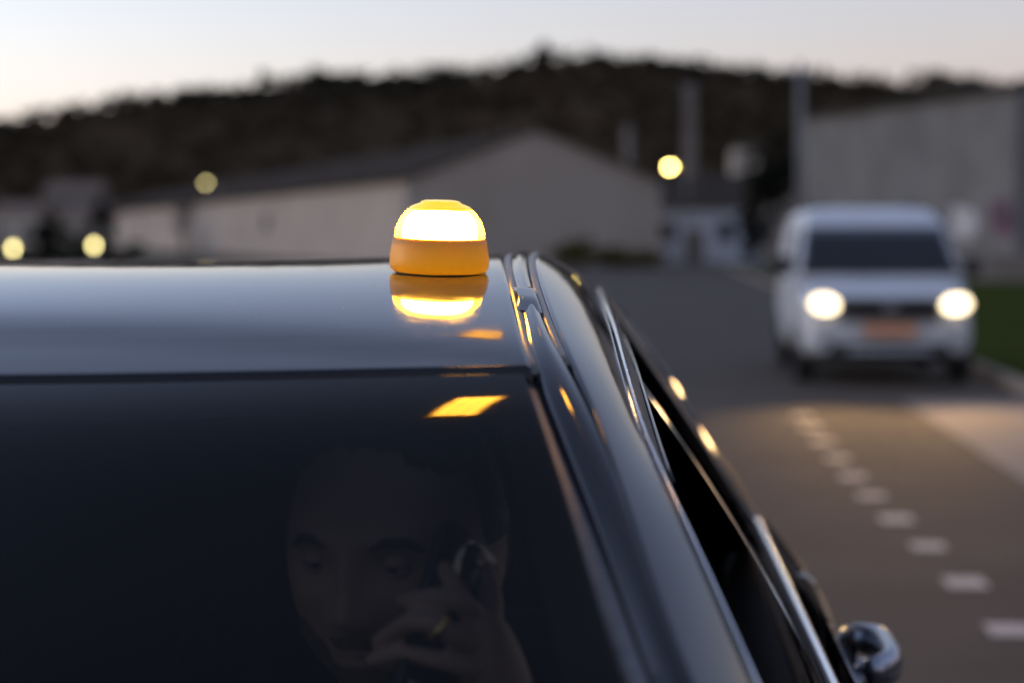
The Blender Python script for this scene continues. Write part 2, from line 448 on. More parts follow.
def ridge_tree(u, vtop, y, w, label, seed, **k):
    x = (u - VPX) / F * y
    z = hill_h(x, y)
    top = CAMZ + (HORIZON - vtop) / F * y
    return tree('ridge_tree', (x, y, z), top - z, w, .2, label, seed, group='trees standing out along the ridge', **k)
ridge_tree(546, 44, 446, 4.5, 'rounded dark tree on the highest point of the ridge', 1, n=700)
ridge_tree(260, 68, 446, 2.6, 'narrow dark tree standing alone on the left slope of the ridge', 2)
ridge_tree(325, 72, 446, 4.0, 'low dark tree on the ridge between the lone narrow tree and the highest point', 3)
ridge_tree(683, 63, 440, 3.6, 'upright dark tree on the ridge just above the tall pale chimney', 4)
ridge_tree(712, 68, 446, 6.0, 'broad dark tree on the ridge right of the chimney', 5)
ridge_tree(930, 74, 446, 4.0, 'small dark tree on the ridge above the grey warehouse', 6)

# ------------------------------------------------------------------ buildings behind
def window(parent, c, w, h, along, out):
    """frame with a pane, on a wall that runs in direction ALONG and faces OUT"""
    al, ou = Vector(along).normalized(), Vector(out).normalized()
    Mx = Matrix((al, ou, Vector((0, 0, 1)))).transposed()
    fb = MB(); c = Vector(c)
    for dx, dz, sx, sz in ((0, h/2, w+.16, .08), (0, -h/2, w+.16, .08), (-w/2, 0, .08, h-.08), (w/2, 0, .08, h-.08), (0, 0, .05, h-.08)):
        fb.box(c + al * dx + Vector((0, 0, dz)) + ou * .03, (sx, .08, sz), m=Mx)
    fr = fb.build('window', M['frame'], parent, smooth=False)
    MB().box(c + ou * .005, (w - .06, .02, h - .06), m=Mx).build('pane', M['dark_pane'], fr, smooth=False)
    return fr

def shed(name, A, dirL, length, width, eave, ridge_z, wallm, roofm, label, cat, over=.35, sheet_lines=True):
    """gabled building: near corner A, long side along dirL, gable wall to the right of it"""
    A = Vector((A[0], A[1], 0)); d = Vector((dirL[0], dirL[1], 0)).normalized(); n = Vector((d.y, -d.x, 0))
    root = empty(name, A, 0, label, cat)
    w = MB()
    p = lambda l, k, z: d * l + n * k + Vector((0, 0, z))
    for l in (0, length):
        w.add([p(l, 0, -.3), p(l, width, -.3), p(l, width, eave), p(l, width / 2, ridge_z), p(l, 0, eave)], [(0, 1, 2, 3, 4)])
    for k in (0, width):
        w.add([p(0, k, -.3), p(length, k, -.3), p(length, k, eave), p(0, k, eave)], [(0, 1, 2, 3)])
    w.build('wall', wallm, root, smooth=False)
    for sgn in (0, 1):
        rb = MB()
        e = (-over * 1.0 if sgn == 0 else width + over)
        sl = (ridge_z - eave) / (width / 2)
        n_ = max(2, int(length / 4))
        rows = []
        for k, z in ((e, eave - over * sl + .08), (width / 2, ridge_z + .08)):
            rows.append([p(-over + (length + 2 * over) * i / n_, k, z) for i in range(n_ + 1)])
        rb.grid(rows)
        rb.build('roof', roofm, root, smooth=False, solid=.12)
    return root, d, n, p

# long pale warehouse on the left, gable towards the road
wroot, d, n, p = shed('warehouse', (-12.2, 100), (-56, 150), 250, 13.6, 4.35, 6.95, M['wall_pale'], M['roof_slate'],
    'long pale gabled warehouse with a slate grey roof behind the amber beacon', 'warehouse')
for k in (2, 5, 7):
    c = p(9 + 16.5 * k, -.0, 2.4)
    window(wroot, c, 2.2, 1.2, d, -n)

# low house at the end of the road
hr = empty('low_house', (3.3, 113, 0), 0, 'small bluish white low house with two dark windows at the end of the road', 'house')
MB().box((0, 2.5, 1.45), (5.8, 5, 3.5)).build('wall', M['wall_white'], hr, smooth=False)
rb = MB()
rb.add([(-3.2, -.4, 3.1), (3.2, -.4, 3.1), (3.0, 2.5, 5.0), (-3.0, 2.5, 5.0), (-3.2, 5.4, 3.1), (3.2, 5.4, 3.1)], [(0, 1, 2, 3), (3, 2, 5, 4), (0, 3, 4), (1, 5, 2), (0, 4, 5, 1)])
rb.build('roof', M['roof_slate'], hr, smooth=False)
for x in (-2.3, .95):
    window(hr, (x, 0, 1.75), .85, 1.05, (1, 0, 0), (0, -1, 0))
MB().box((-.75, -.02, .85), (.9, .08, 2.0)).build('door', M['door_metal'], hr, smooth=False)

# tall grey warehouse on the right
A = Vector((6.6, 87, 0)); B = Vector((12.6, 70.5, 0)); Cc = Vector((30, 76.8, 0)); D = Cc + (A - B)
gr = empty('warehouse', A, 0, 'tall windowless grey warehouse with graffiti along its foot, right of the van', 'warehouse')
wb_ = MB()
hA = 6.5
def pr(q, z): return (q - A) + Vector((0, 0, z))
wb_.add([pr(A, -.3), pr(B, -.3), pr(B, hA), pr(A, hA)], [(0, 1, 2, 3)])
mid = (B + Cc) / 2
wb_.add([pr(B, -.3), pr(Cc, -.3), pr(Cc, hA), pr(mid, 8.0), pr(B, hA)], [(0, 1, 2, 3, 4)])
wb_.add([pr(Cc, -.3), pr(D, -.3), pr(D, hA), pr(Cc, hA)], [(0, 1, 2, 3)])
wb_.add([pr(D, -.3), pr(A, -.3), pr(A, hA), pr((A + D) / 2, 8.0), pr(D, hA)], [(0, 1, 2, 3, 4)])
wb_.build('wall', M['wall_grey'], gr, smooth=False)
for q0, q1 in ((A, B), (D, Cc)):
    r_ = MB(); m0, m1 = (A + D) / 2, (B + Cc) / 2
    o_ = (q0 - m0).normalized() * .3
    r_.add([pr(q0 + o_, hA + .05), pr(q1 + o_, hA + .05), pr(m1, 8.15), pr(m0, 8.15)], [(0, 1, 2, 3)])
    r_.build('roof', M['roof_slate'], gr, smooth=False, solid=.1)
# pilaster at the corner and a dark downpipe
MB().box(pr(B + (Cc - B).normalized() * .35, 3.1), (.7, .18, 6.4), rz=math.atan2((Cc - B).y, (Cc - B).x)).build('pilaster', M['wall_grey'], gr, smooth=False)
MB().tube([pr(B + (Cc - B).normalized() * 1.1 + Vector((.05, -.12, 0)), 0), pr(B + (Cc - B).normalized() * 1.1 + Vector((.05, -.12, 0)), 6.4)], .07).build('downpipe', M['lamp_metal'], gr)
# graffiti: sprayed patches on the foot of the wall
gm = {}
for nm, c in (('magenta', (0.10, 0.022, 0.055)), ('dark', (0.035, 0.035, 0.05)), ('pale', (0.42, 0.40, 0.40)), ('rust', (0.2, 0.08, 0.05))):
    gm[nm] = mat('spray_paint_' + nm, c, rough=.7, var=.35, scale=2.5)
rg = random.Random(5)
def spray(q0, q1, t, w, z, h, m):
    dd = (q1 - q0).normalized(); nn = Vector((dd.y, -dd.x, 0))
    c = q0 + (q1 - q0) * t
    pts = []
    for k in range(18):
        a = k / 18 * 6.283
        rr = 1 + rg.uniform(-.22, .22)
        e = 2.6
        cx, cz = math.cos(a), math.sin(a)
        s_ = (abs(cx) ** e + abs(cz) ** e) ** (-1 / e)
        pts.append(pr(c + dd * (cx * s_ * w * rr) + nn * (.012 + .004 * spray.k), z + cz * s_ * h * rr))
    spray.k += 1
    MB().add(pts, [tuple(range(18))]).build('graffiti', m, gr, smooth=False)
spray.k = 0
for t, w, z, h, m in ((.08, .6, 1.9, .5, 'dark'), (.22, .9, 2.1, .6, 'pale'), (.36, 1.0, 1.8, .6, 'dark'), (.52, 1.1, 2.1, .5, 'rust'), (.66, .9, 1.8, .6, 'dark'), (.8, 1.0, 2.0, .6, 'pale')):
    spray(A, B, t, w, z, h, gm[m])
spray(A, B, .952, .78, 2.15, .62, gm['magenta'])
spray(B, Cc, .035, .6, 2.15, .6, gm['magenta'])
spray(B, Cc, .28, 1.4, 2.05, .6, gm['dark'])
spray(A, B, .955, .4, 2.25, .22, gm['dark'])
# low kerb wall before it
lw = MB()
for k in range(12):
    q = Vector((8.2 + k * 2.05, 66.6 + .02 * k, 0)); lw.box((q.x, q.y, .42), (2.03, .3, .9))
tag(lw.build('low_wall', M['concrete'], smooth=False, bevel=.02), 'low pale concrete wall at the back of the grass below the grey warehouse', 'wall')

# houses up the slope and far to the left
def house(x, y, z, w, dpt, hw, hr_, wm, rm, label, rot=0, wins=2):
    r_ = empty('house', (x, y, z), rot, label, 'house')
    MB().box((0, dpt / 2, hw / 2 - .5), (w, dpt, hw + 1)).build('wall', wm, r_, smooth=False)
    q = MB(); e = .3
    q.add([(-w/2 - e, -e, hw), (w/2 + e, -e, hw), (w/2 + e, dpt/2, hw + hr_), (-w/2 - e, dpt/2, hw + hr_), (-w/2 - e, dpt + e, hw), (w/2 + e, dpt + e, hw)], [(0, 1, 2, 3), (3, 2, 5, 4), (0, 3, 4), (1, 5, 2), (0, 4, 5, 1)])
    q.build('roof', rm, r_, smooth=False)
    for k in range(wins):
        window(r_, ((k + .5) / wins * w - w / 2, 0, hw * .55), .9, 1.1, (1, 0, 0), (0, -1, 0))
    return r_
def at(u, v, y):
    q = P(u, v, y); return q.x, y, q.z
x, y, z = at(746, 176, 190); house(x, y, z, 2.6, 5, 2.6, .6, M['wall_cream'], M['roof_slate'], 'tiny pale yellowish house on the slope between chimney and utility pole', wins=1)
x, y, z = at(765, 214, 128); house(x, y, 0, 3.4, 4, z + 1.0, 1.0, M['wall_pale'], M['roof_tile'], 'brown roofed house half hidden behind the left side of the van', wins=1)
x, y, z = at(14, 245, 165); house(x, y, 0, 3.9, 6, 3.1, 1.3, M['wall_cream'], M['roof_tile'], 'cream house with a brown tiled roof, farthest left')
x, y, z = at(78, 245, 170); house(x, y, 0, 3.6, 6, 3.1, 1.3, M['wall_cream'], M['roof_tile'], 'cream house beside the end of the long warehouse, with trees before it')
x, y, z = at(70, 190, 260); house(x, y, z - 4, 7, 7, 3.6, 1.6, M['wall_grey'], M['roof_tile'], 'grey house higher up the left slope above the cream houses', wins=3)

# chimney, pole, post
x, y, z = at(692, 82, 118)
cr = empty('chimney', (x, y + 6, 0), 0, 'tall pale square chimney rising behind the low house', 'chimney')
c_ = MB(); c_.add([(-.46, -.46, -.3), (.46, -.46, -.3), (.46, .46, -.3), (-.46, .46, -.3), (-.34, -.34, z), (.34, -.34, z), (.34, .34, z), (-.34, .34, z)], [(0, 1, 5, 4), (1, 2, 6, 5), (2, 3, 7, 6), (3, 0, 4, 7)])
c_.build('shaft', M['stack'], cr, smooth=False)
MB().box((0, 0, z + .1), (.84, .84, .25)).build('cap', M['pole'], cr, smooth=False)
x, y, z = at(803, 62, 78)
ur = empty('utility_pole', (x, y, 0), 0, 'tall pale concrete utility pole at the left end of the grey warehouse', 'pole')
MB().tube([(0, 0, -.2), (-.1, 0, z)], [.20, .11], 10).build('shaft', M['pole'], ur)
MB().box((-.1, 0, z - .35), (1.3, .1, .1)).build('crossarm', M['lamp_metal'], ur, smooth=False)
for k in (-.5, 0, .5):
    MB().lathe((-.1 + k, 0, z - .3), [(.03, 0), (.06, .06), (.03, .1), (.06, .15), (.02, .2)], 10).build('insulator', M['lampglass'], ur)
x, y, z = at(628, 126, 150)
pr_ = empty('vent_stack', (x, y, 0), 0, 'short pale vent stack rising behind the gabled warehouse roof', 'chimney')
MB().tube([(0, 0, -.2), (0, 0, z)], [.34, .3], 12).build('shaft', M['stack'], pr_)
MB().lathe((0, 0, z), [(.34, 0), (.42, .1), (.34, .3), (.08, .45)], 14).build('cap', M['roof_slate'], pr_)

# street lamps with lit heads
def street_lamp(u, v, y, label, lit, arm=.9, side=1):
    q = P(u, v, y)
    r_ = empty('street_lamp', (q.x + side * arm, q.y, 0), 0, label, 'street lamp', 'lit street lamps behind the car')
    t = MB(); t.tube([(0, 0, 0), (0, 0, q.z - .5), (-side * .15, 0, q.z + .05), (-side * arm * .8, 0, q.z + .16)], [.08, .06, .05, .04], 10)
    t.build('pole', M['lamp_metal'], r_)
    hd = MB().lathe((-side * arm, 0, q.z + .1), [(.02, .14), (.16, .08), (.2, 0)], 16).build('lamp_head', M['lamp_metal'], r_)
    MB().lathe((-side * arm, 0, q.z), [(.03, -.13), (.11, -.09), (.15, 0), (.14, .09)], 16).build('lens', M[lit], hd)
    return r_
street_lamp(670, 167, 108, 'street lamp with the brightest yellow light, over the low house roof', 'lamp_lit')
street_lamp(206, 183, 165, 'dim street lamp above the far roof of the long warehouse', 'lamp_dim')
def bollard_lamp(u, v, y, label):
    q = P(u, v, y)
    r_ = empty('bollard_lamp', (q.x, q.y, 0), 0, label, 'lamp', 'knee-high lit bollard lamps left of the car')
    MB().tube([(0, 0, 0), (0, 0, q.z - .12)], .05, 10).build('post', M['lamp_metal'], r_)
    MB().lathe((0, 0, q.z), [(.04, -.12), (.075, -.08), (.075, .07), (.03, .1)], 14).build('lens', M['lamp_dim'], r_)
    MB().lathe((0, 0, q.z + .1), [(.1, 0), (.09, .03), (.02, .06)], 14).build('cap', M['lamp_metal'], r_)
bollard_lamp(13, 248, 62, 'lit bollard lamp farthest left, in front of the cream house')
bollard_lamp(94, 245, 62, 'lit bollard lamp before the dark shrubs right of the cream houses')

# trees and bushes near the buildings
x, y, z = at(772, 136, 96); tree('tree', (x, y, 0), z, 3.2, .35, 'dark round tree by the utility pole, above the left side of the van', 11, n=900, size=.22)
x, y, z = at(47, 216, 150); tree('tree', (x, y, 0), z, 2.2, .12, 'dark shrubby tree standing between the two cream houses', 12, n=900, size=.25)
x, y, z = at(104, 200, 150); tree('tree', (x, y, 0), z, 2.2, .3, 'slim dark tree at the far end of the long warehouse', 13, n=400, size=.25)
for i, (u, v, w_, lab) in enumerate([(28, 240, 4, 'low dark shrub beside the farthest left bollard lamp'), (70, 238, 5, 'wide low dark shrub between the two bollard lamps'), (116, 243, 4, 'low dark shrub right of the second bollard lamp')]):
    x, y, z = at(u, v, 95); tree('shrub', (x, y, 0), max(z, .9), w_, .1, lab, 20 + i, n=600, size=.16, group='low dark shrubs on the left', cat='shrub')
for i, (u, v, w_, lab) in enumerate([(578, 240, 2.6, 'olive bush nearest the car roof edge, below the warehouse gable'), (612, 249, 3.2, 'low yellowish olive bush in the middle of the bank below the gable'), (642, 251, 2.2, 'small olive bush beside the low house')]):
    x, y, z = at(u, v, 92); tree('bush', (x, y, 0), max(z, .8), w_, .1, lab, 30 + i, 'olive', n=700, size=.13, group='olive bushes below the warehouse gable', cat='bush')
x, y, z = at(752, 212, 100); tree('tree', (x, y, 0), z, 1.8, .1, 'narrow dark evergreen right of the low house, beside the van', 15, n=600, size=.15)
# bare tree
rb_ = random.Random(9)
x, y, z = at(184, 196, 120)
bt = empty('bare_tree', (x, y, 0), 0, 'leafless tree standing in front of the long warehouse wall', 'tree')
tk = MB(); tk.tube([(0, 0, -.2), (.05, 0, z * .45), (0, .1, z)], [.14, .1, .02], 8); tk.build('trunk', M['bark'], bt)
cb = MB()
for k in range(34):
    z0 = z * rb_.uniform(.3, .85); a = rb_.uniform(0, 6.3); l = rb_.uniform(.5, 1.2)
    e1 = Vector((math.cos(a) * l * .5, math.sin(a) * l * .5, z0 + l * .45)); e2 = e1 + Vector((math.cos(a + .4) * l * .5, math.sin(a + .4) * l * .5, l * .5))
    cb.tube([(0, 0, z0), e1, e2], [.045, .03, .01], 5)
    for s_ in (-.7, .9):
        cb.tube([e1, e1 + Vector((math.cos(a + s_) * .4, math.sin(a + s_) * .4, .5))], [.02, .007], 4)
cb.build('branches', M['bark'], bt)

# ------------------------------------------------------------------ the white van
VX, VY = 2.41, 20.35
van = empty('van', (VX, VY, 0), 0, 'white van with its headlights on, driving towards the parked dark car', 'van')
def vsec(y, pts):   # half outline (x, z) mirrored to a closed ring
    return [(x, y, z) for x, z in pts] + [(-x, y, z) for x, z in reversed(pts)]
lo = MB()
rows = []
for y, w, zt, zb in ((0.0, .60, .74, .36), (.03, .76, .80, .30), (.12, .83, .90, .26), (.35, .868, .985, .25), (.95, .885, 1.10, .24), (2.2, .89, 1.12, .24), (3.9, .885, 1.13, .25), (4.28, .85, 1.12, .28), (4.33, .78, 1.08, .34)):
    rows.append(vsec(y, [(w * .35, zb), (w * .9, zb), (w, zb + .1), (w, zb + (zt - zb) * .5), (w * .985, zt - .09), (w * .93, zt - .015), (w * .5, zt + .012)]))
lo.grid(rows, closed=True)
lo.f.append(tuple(range(14))); n0 = len(lo.v); lo.f.append(tuple(n0 - 1 - k for k in range(14)))
body = lo.build('body', M['van_white'], van, sub=2)
up = MB(); rows = []
def ring(z, yf, yr, w, corner=.12):
    r_ = []
    for (sx, yy, q) in ((1, yf, 0), (1, yr, 1), (-1, yr, 2), (-1, yf, 3)):
        for k in range(5):
            a = (-90 + 90 * q + k * 22.5) * math.pi / 180
            cx = sx * (w - corner); cy = yy + (corner if yy == yf else -corner)
            r_.append((cx + corner * math.cos(a), cy + corner * math.sin(a), z))
    return r_
for z, yf, yr, w in ((1.06, .86, 4.28, .875), (1.12, .90, 4.27, .872), (1.45, 1.30, 4.24, .81), (1.66, 1.56, 4.20, .755), (1.76, 1.74, 4.15, .715), (1.82, 1.98, 4.02, .64), (1.84, 2.3, 3.8, .5)):
    rows.append(ring(z, yf, yr, w))
up.grid(rows, closed=True); up.f.append(tuple(range(len(up.v) - 20, len(up.v))))
up.build('cabin', M['van_white'], van, sub=1)
def vwin(name, pts, m=M['van_glass'], sub=0):
    b_ = MB(); b_.grid(pts); return b_.build(name, m, van, solid=.012)
ws = []
for k in range(6):
    t = k / 5; z = 1.13 + t * .49
    wc = float(np.interp(z, [1.06, 1.12, 1.45, 1.66, 1.76], [.875, .872, .81, .755, .715]))
    yf = float(np.interp(z, [1.06, 1.12, 1.45, 1.66, 1.76], [.86, .90, 1.30, 1.56, 1.74])) - .022
    w = wc - .045
    row = []
    for i in range(25):
        x = w * (-1 + i / 12); e = max(0, abs(x) - (wc - .125))
        row.append((x, yf + .125 - math.sqrt(max(0, .125 ** 2 - e * e)), z))
    ws.append(row)
wsc = vwin('windshield', ws)
MB().tube([(-.2, .84, 1.13), (.1, .98, 1.21), (.5, .96, 1.19)], .012, 6).build('wiper', M['van_black'], van)
MB().tube([(-.75, .86, 1.13), (-.4, .98, 1.21), (-.05, .96, 1.19)], .012, 6).build('wiper', M['van_black'], van)
for sx in (-1, 1):
    def xw(z): return sx * (.872 - (z - 1.12) * .192 + .006)
    b_ = MB(); b_.add([(xw(1.16), 1.2, 1.16), (xw(1.16), 2.05, 1.16), (xw(1.58), 2.05, 1.58), (xw(1.58), 1.62, 1.58)], [(0, 1, 2, 3)])
    dr = MB(); dr.grid([[(sx * .893, 1.05 + .98 * i / 3, .38 + .70 * j / 3) for i in range(4)] for j in range(4)])
    dr_o = dr.build('front_door', M['van_white'], van, solid=.012)
    b_.build('door_window', M['van_glass'], dr_o, solid=.01)
    MB().box((sx * .915, 1.88, .92), (.03, .18, .03)).build('handle', M['van_black'], dr_o, smooth=False, bevel=.008)
    # mirror
    mm = MB(); mm.box((sx * 1.0, 1.12, 1.20), (.17, .13, .22)); mm.build('mirror', M['van_black'], van, bevel=.05, seg=3)
    MB().tube([(sx * .5, 2.2, 1.875), (sx * .5, 2.5, 1.905), (sx * .5, 3.6, 1.905), (sx * .5, 3.85, 1.86)], .02, 8).build('roof_rail', M['van_black'], van)
    # headlight: housing and lit lens
    hb = MB(); rows = []
    for r0, yy in ((1.0, .02), (.97, -.012), (.75, -.03), (.3, -.04)):
        rows.append([(sx * (.655 + .155 * r0 * math.copysign(abs(math.cos(a)) ** .8, math.cos(a))), yy + .12 * max(0, sx * 0 + (.655 + .155 * r0 * math.cos(a)) - .60), .835 + .105 * r0 * math.copysign(abs(math.sin(a)) ** .9, math.sin(a))) for a in [k / 24 * 6.283 for k in range(24)]])
    hb.grid(rows, closed=True); hb.f.append(tuple(range(len(hb.v) - 24, len(hb.v))))
    hl = hb.build('headlight', M['lampglass'], van)
    MB().lathe((sx * .655, -.045, .835), [(.104, .02), (.108, 0), (.05, -.012), (.01, -.016)], 24, m=Matrix(((1.3, 0, 0), (0, 0, 1), (.08 * sx, .85, 0)))).build('lens', M['headlight'], hl)
    MB().lathe((sx * .64, -.015, .47), [(.05, .02), (.05, -.01), (.02, -.02)], 18, m=Matrix(((1, 0, 0), (0, 0, 1), (0, 1, 0)))).build('fog_lamp', M['lampglass'], van)
    lt = bpy.data.lights.new('headlight_beam', 'SPOT'); lt.energy = 18; lt.spot_size = R(25); lt.spot_blend = 1.0; lt.color = (1, .58, .24); lt.shadow_soft_size = .08
    lo_ = bpy.data.objects.new('headlight_beam', lt); COL.objects.link(lo_); lo_.parent = hl; lo_.location = (sx * .655, -.12, .835)
    lo_.rotation_euler = Vector((0, -1, -.165)).to_track_quat('-Z', 'Y').to_euler(); lo_.scale = (2.6, 1, 1)
    for yy in (.78, 3.55):
        wr = MB().lathe((sx * .80, yy, .32), [(.2, -.1), (.3, -.1), (.32, -.07), (.32, .07), (.3, .1), (.2, .1)], 28, m=Matrix(((0, 0, 1), (0, 1, 0), (1, 0, 0))), cap=False).build('wheel', M['tyre'], van)
        MB().lathe((sx * .86, yy, .32), [(.21, -.03), (.2, .02), (.08, .0), (.03, .03)], 20, m=Matrix(((0, 0, sx), (0, 1, 0), (1, 0, 0)))).build('rim', M['alloy'], wr)
        MB().lathe((sx * .868, yy, .33), [(.355, .0), (.36, .028), (.0, .028)], 28, m=Matrix(((0, 0, sx), (0, 1, 0), (1, 0, 0))), cap=False).build('wheel_arch', M['van_black'], van) if False else None
gb = MB(); gb.grid([[(.52 * s_ * (1 - .08 * abs(j / 4 - .5)), -.075 + .06 * s_ * s_, .685 + .215 * j / 4) for s_ in [-1 + i / 6 for i in range(13)]] for j in range(5)])
gl = gb.build('grille', M['van_black'], van, solid=.03)
for k in range(3):
    MB().box((0, -.092, .745 + k * .05), (.62, .012, .012)).build('slat', M['van_black'], gl, smooth=False)
MB().box((0, -.100, .80), (.16, .02, .05)).build('emblem', M['chrome'], gl, smooth=False, bevel=.01)
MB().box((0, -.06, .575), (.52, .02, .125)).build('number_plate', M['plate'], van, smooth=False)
bl = MB(); bl.grid([[(.80 * s_, -.035 + .16 * abs(s_) ** 3, .27 + .17 * j / 3) for s_ in [-1 + i / 8 for i in range(17)]] for j in range(4)])
bl.build('lower_bumper', M['van_black'], van, solid=.03)
sk = MB(); sk.grid([[(.46 * s_, -.068 + .07 * abs(s_) ** 3, .33 + .055 * j / 2) for s_ in [-1 + i / 8 for i in range(17)]] for j in range(3)])
sk.build('skid_plate', M['van_silver'], van, solid=.02)

# ------------------------------------------------------------------ the parked dark car, facing us
CX = -0.63                      # car's centre plane
CO = Vector((CX, 1.8, 0))
car = empty('parked_car', CO, 0, 'dark glossy parked car seen from the front over its roof, amber beacon on top', 'car')
def T(rows, squeeze=1.0):     # (u, v, depth) rows -> (y, local x, z)
    out = []
    for u, v, y in rows:
        if y > 1.54: y = 1.54 + (y - 1.54) * squeeze
        q = P(u, v, y); out.append((q.y, q.x - CX, q.z))
    return sorted(out)
G1 = T([(626, 681, 1.20), (577, 519, 1.36), (527, 372, 1.54), (516, 340, 1.68), (508, 305, 1.90), (504, 287, 2.05), (501, 268, 2.35), (500, 256, 2.75)], .68) + [(2.75, .437, 1.499), (3.2, .42, 1.468)]
G1 = [(.70, .755, 1.03)] + G1
G2 = T([(690, 683, 1.17), (640, 540, 1.33), (595, 412, 1.50), (568, 352, 1.66), (557, 328, 1.78), (542, 287, 2.10), (537, 266, 2.4), (536, 253, 2.75)], .68) + [(2.75, .487, 1.499), (3.2, .475, 1.466)]
G2 = [(.73, .80, 1.05)] + G2
RR = T([(752, 681, 1.26), (694, 545, 1.39), (650, 454, 1.53), (626, 379, 1.76), (613, 331, 2.10), (603, 304, 2.50), (598, 291, 2.98)])
RR = [(.94, .80, 1.045)] + RR
BL = [(1.02, .845, 1.02), (2.23, .83, 1.03), (3.38, .812, 1.036)]
def fair(tab, ylo, deg=3, lift=0.0):
    # a low-order curve through the roof stretch keeps the reflections even
    hi = [r for r in tab if r[0] >= ylo]; lo_ = [r for r in tab if r[0] < ylo]
    yy = [r[0] for r in hi]
    fx = np.polyfit(yy, [r[1] for r in hi], deg); fz = np.polyfit(yy, [r[2] for r in hi], deg)
    return lo_ + [(y, float(np.polyval(fx, y)), float(np.polyval(fz, y)) + lift * min(1, max(0, (y - 1.6) / .8))) for y in np.arange(yy[0], 3.21, .08)]
G1, G2 = fair(G1, 1.54, 4, .002), fair(G2, 1.58, 4, .002)
def smooth(tab, sig):           # fair the measured curve
    ys = np.arange(tab[0][0] - .3, tab[-1][0] + .3, .01)
    v = np.array([interp(tab, y) for y in ys])
    k = np.exp(-.5 * (np.arange(-40, 41) * .01 / sig) ** 2); k /= k.sum()
    sf = lambda a: np.convolve(np.pad(a, 40, mode='reflect', reflect_type='odd'), k, 'valid')
    f = [sf(v[:, c]) + sf(v[:, c] - sf(v[:, c])) for c in (0, 1)]
    n = 40
    return ys[5:-5], f[0][5:-5], f[1][5:-5]
S1, S2, S3 = smooth(G1, .075), smooth(G2, .085), smooth(RR, .085)
def sm(S, y): return Vector((float(np.interp(y, S[0], S[1])), y, float(np.interp(y, S[0], S[2]))))
def g1(y): return sm(S1, y)
def g2(y): return sm(S2, y)
def rr_(y): return sm(S3, y)
def bl_(y): x, z = interp(BL, y); return Vector((x, y, z))
HY = 1.562                       # header corner
def lerp(a, b, t): return a + (b - a) * t
def W(v, sx=1):                 # local car point -> root space
    return (v.x * sx, v.y - CO.y, v.z)
def roof_pt(s, t):
    sa = abs(s)
    yf = HY - .10 * (1 - sa ** 2)
    y = lerp(yf, 3.2 + .05 * (1 - sa ** 2), t)
    e = g1(max(y, 1.44))
    if y < HY:                  # the panel's own slope carries on before the corners
        c = g1(HY); s0 = (g1(HY + .14).z - c.z) / .14
        e = Vector((lerp(g1(HY).x, g1(HY).x + .012, (HY - y) / .1), y, c.z - s0 * (HY - y)))
    k_ = min(1, max(0, t * 1.9)); k_ = k_ * k_ * (3 - 2 * k_)
    cr = lerp(.0215, -.0075, k_) * (1 - sa ** 2) - .0045 * (max(0, 1.72 - y) / .25) ** 2 * (1 - sa ** 2)
    return Vector((s * e.x, y, e.z + cr))
LIP = [(0, 0), (.0020, -.0003), (.0040, -.0013), (.0058, -.0031), (.0071, -.0056), (.0077, -.0085), (.0079, -.013)]
rows = []
ss = [-1 + i / 40 for i in range(81)]
ts = [0, .004] + [i / 60 for i in range(1, 61)]
for t in ts:
    row = []
    e = roof_pt(-1, t); row += [W(e + Vector((-dx, 0, dz))) for dx, dz in LIP[:0:-1]]
    row += [W(roof_pt(s, t)) for s in ss]
    e = roof_pt(1, t); row += [W(e + Vector((dx, 0, dz))) for dx, dz in LIP[1:]]
    rows.append(row)
first = []
for k, (dy, dz) in enumerate(((-.004, -.012), (-.0038, -.0045), (-.003, -.002), (-.0016, -.0005))):
    first.append([(p_[0], p_[1] + dy, p_[2] + dz) for p_ in rows[0]])
b = MB(); b.grid(first + rows)
b.build('roof', M['paint'], car)

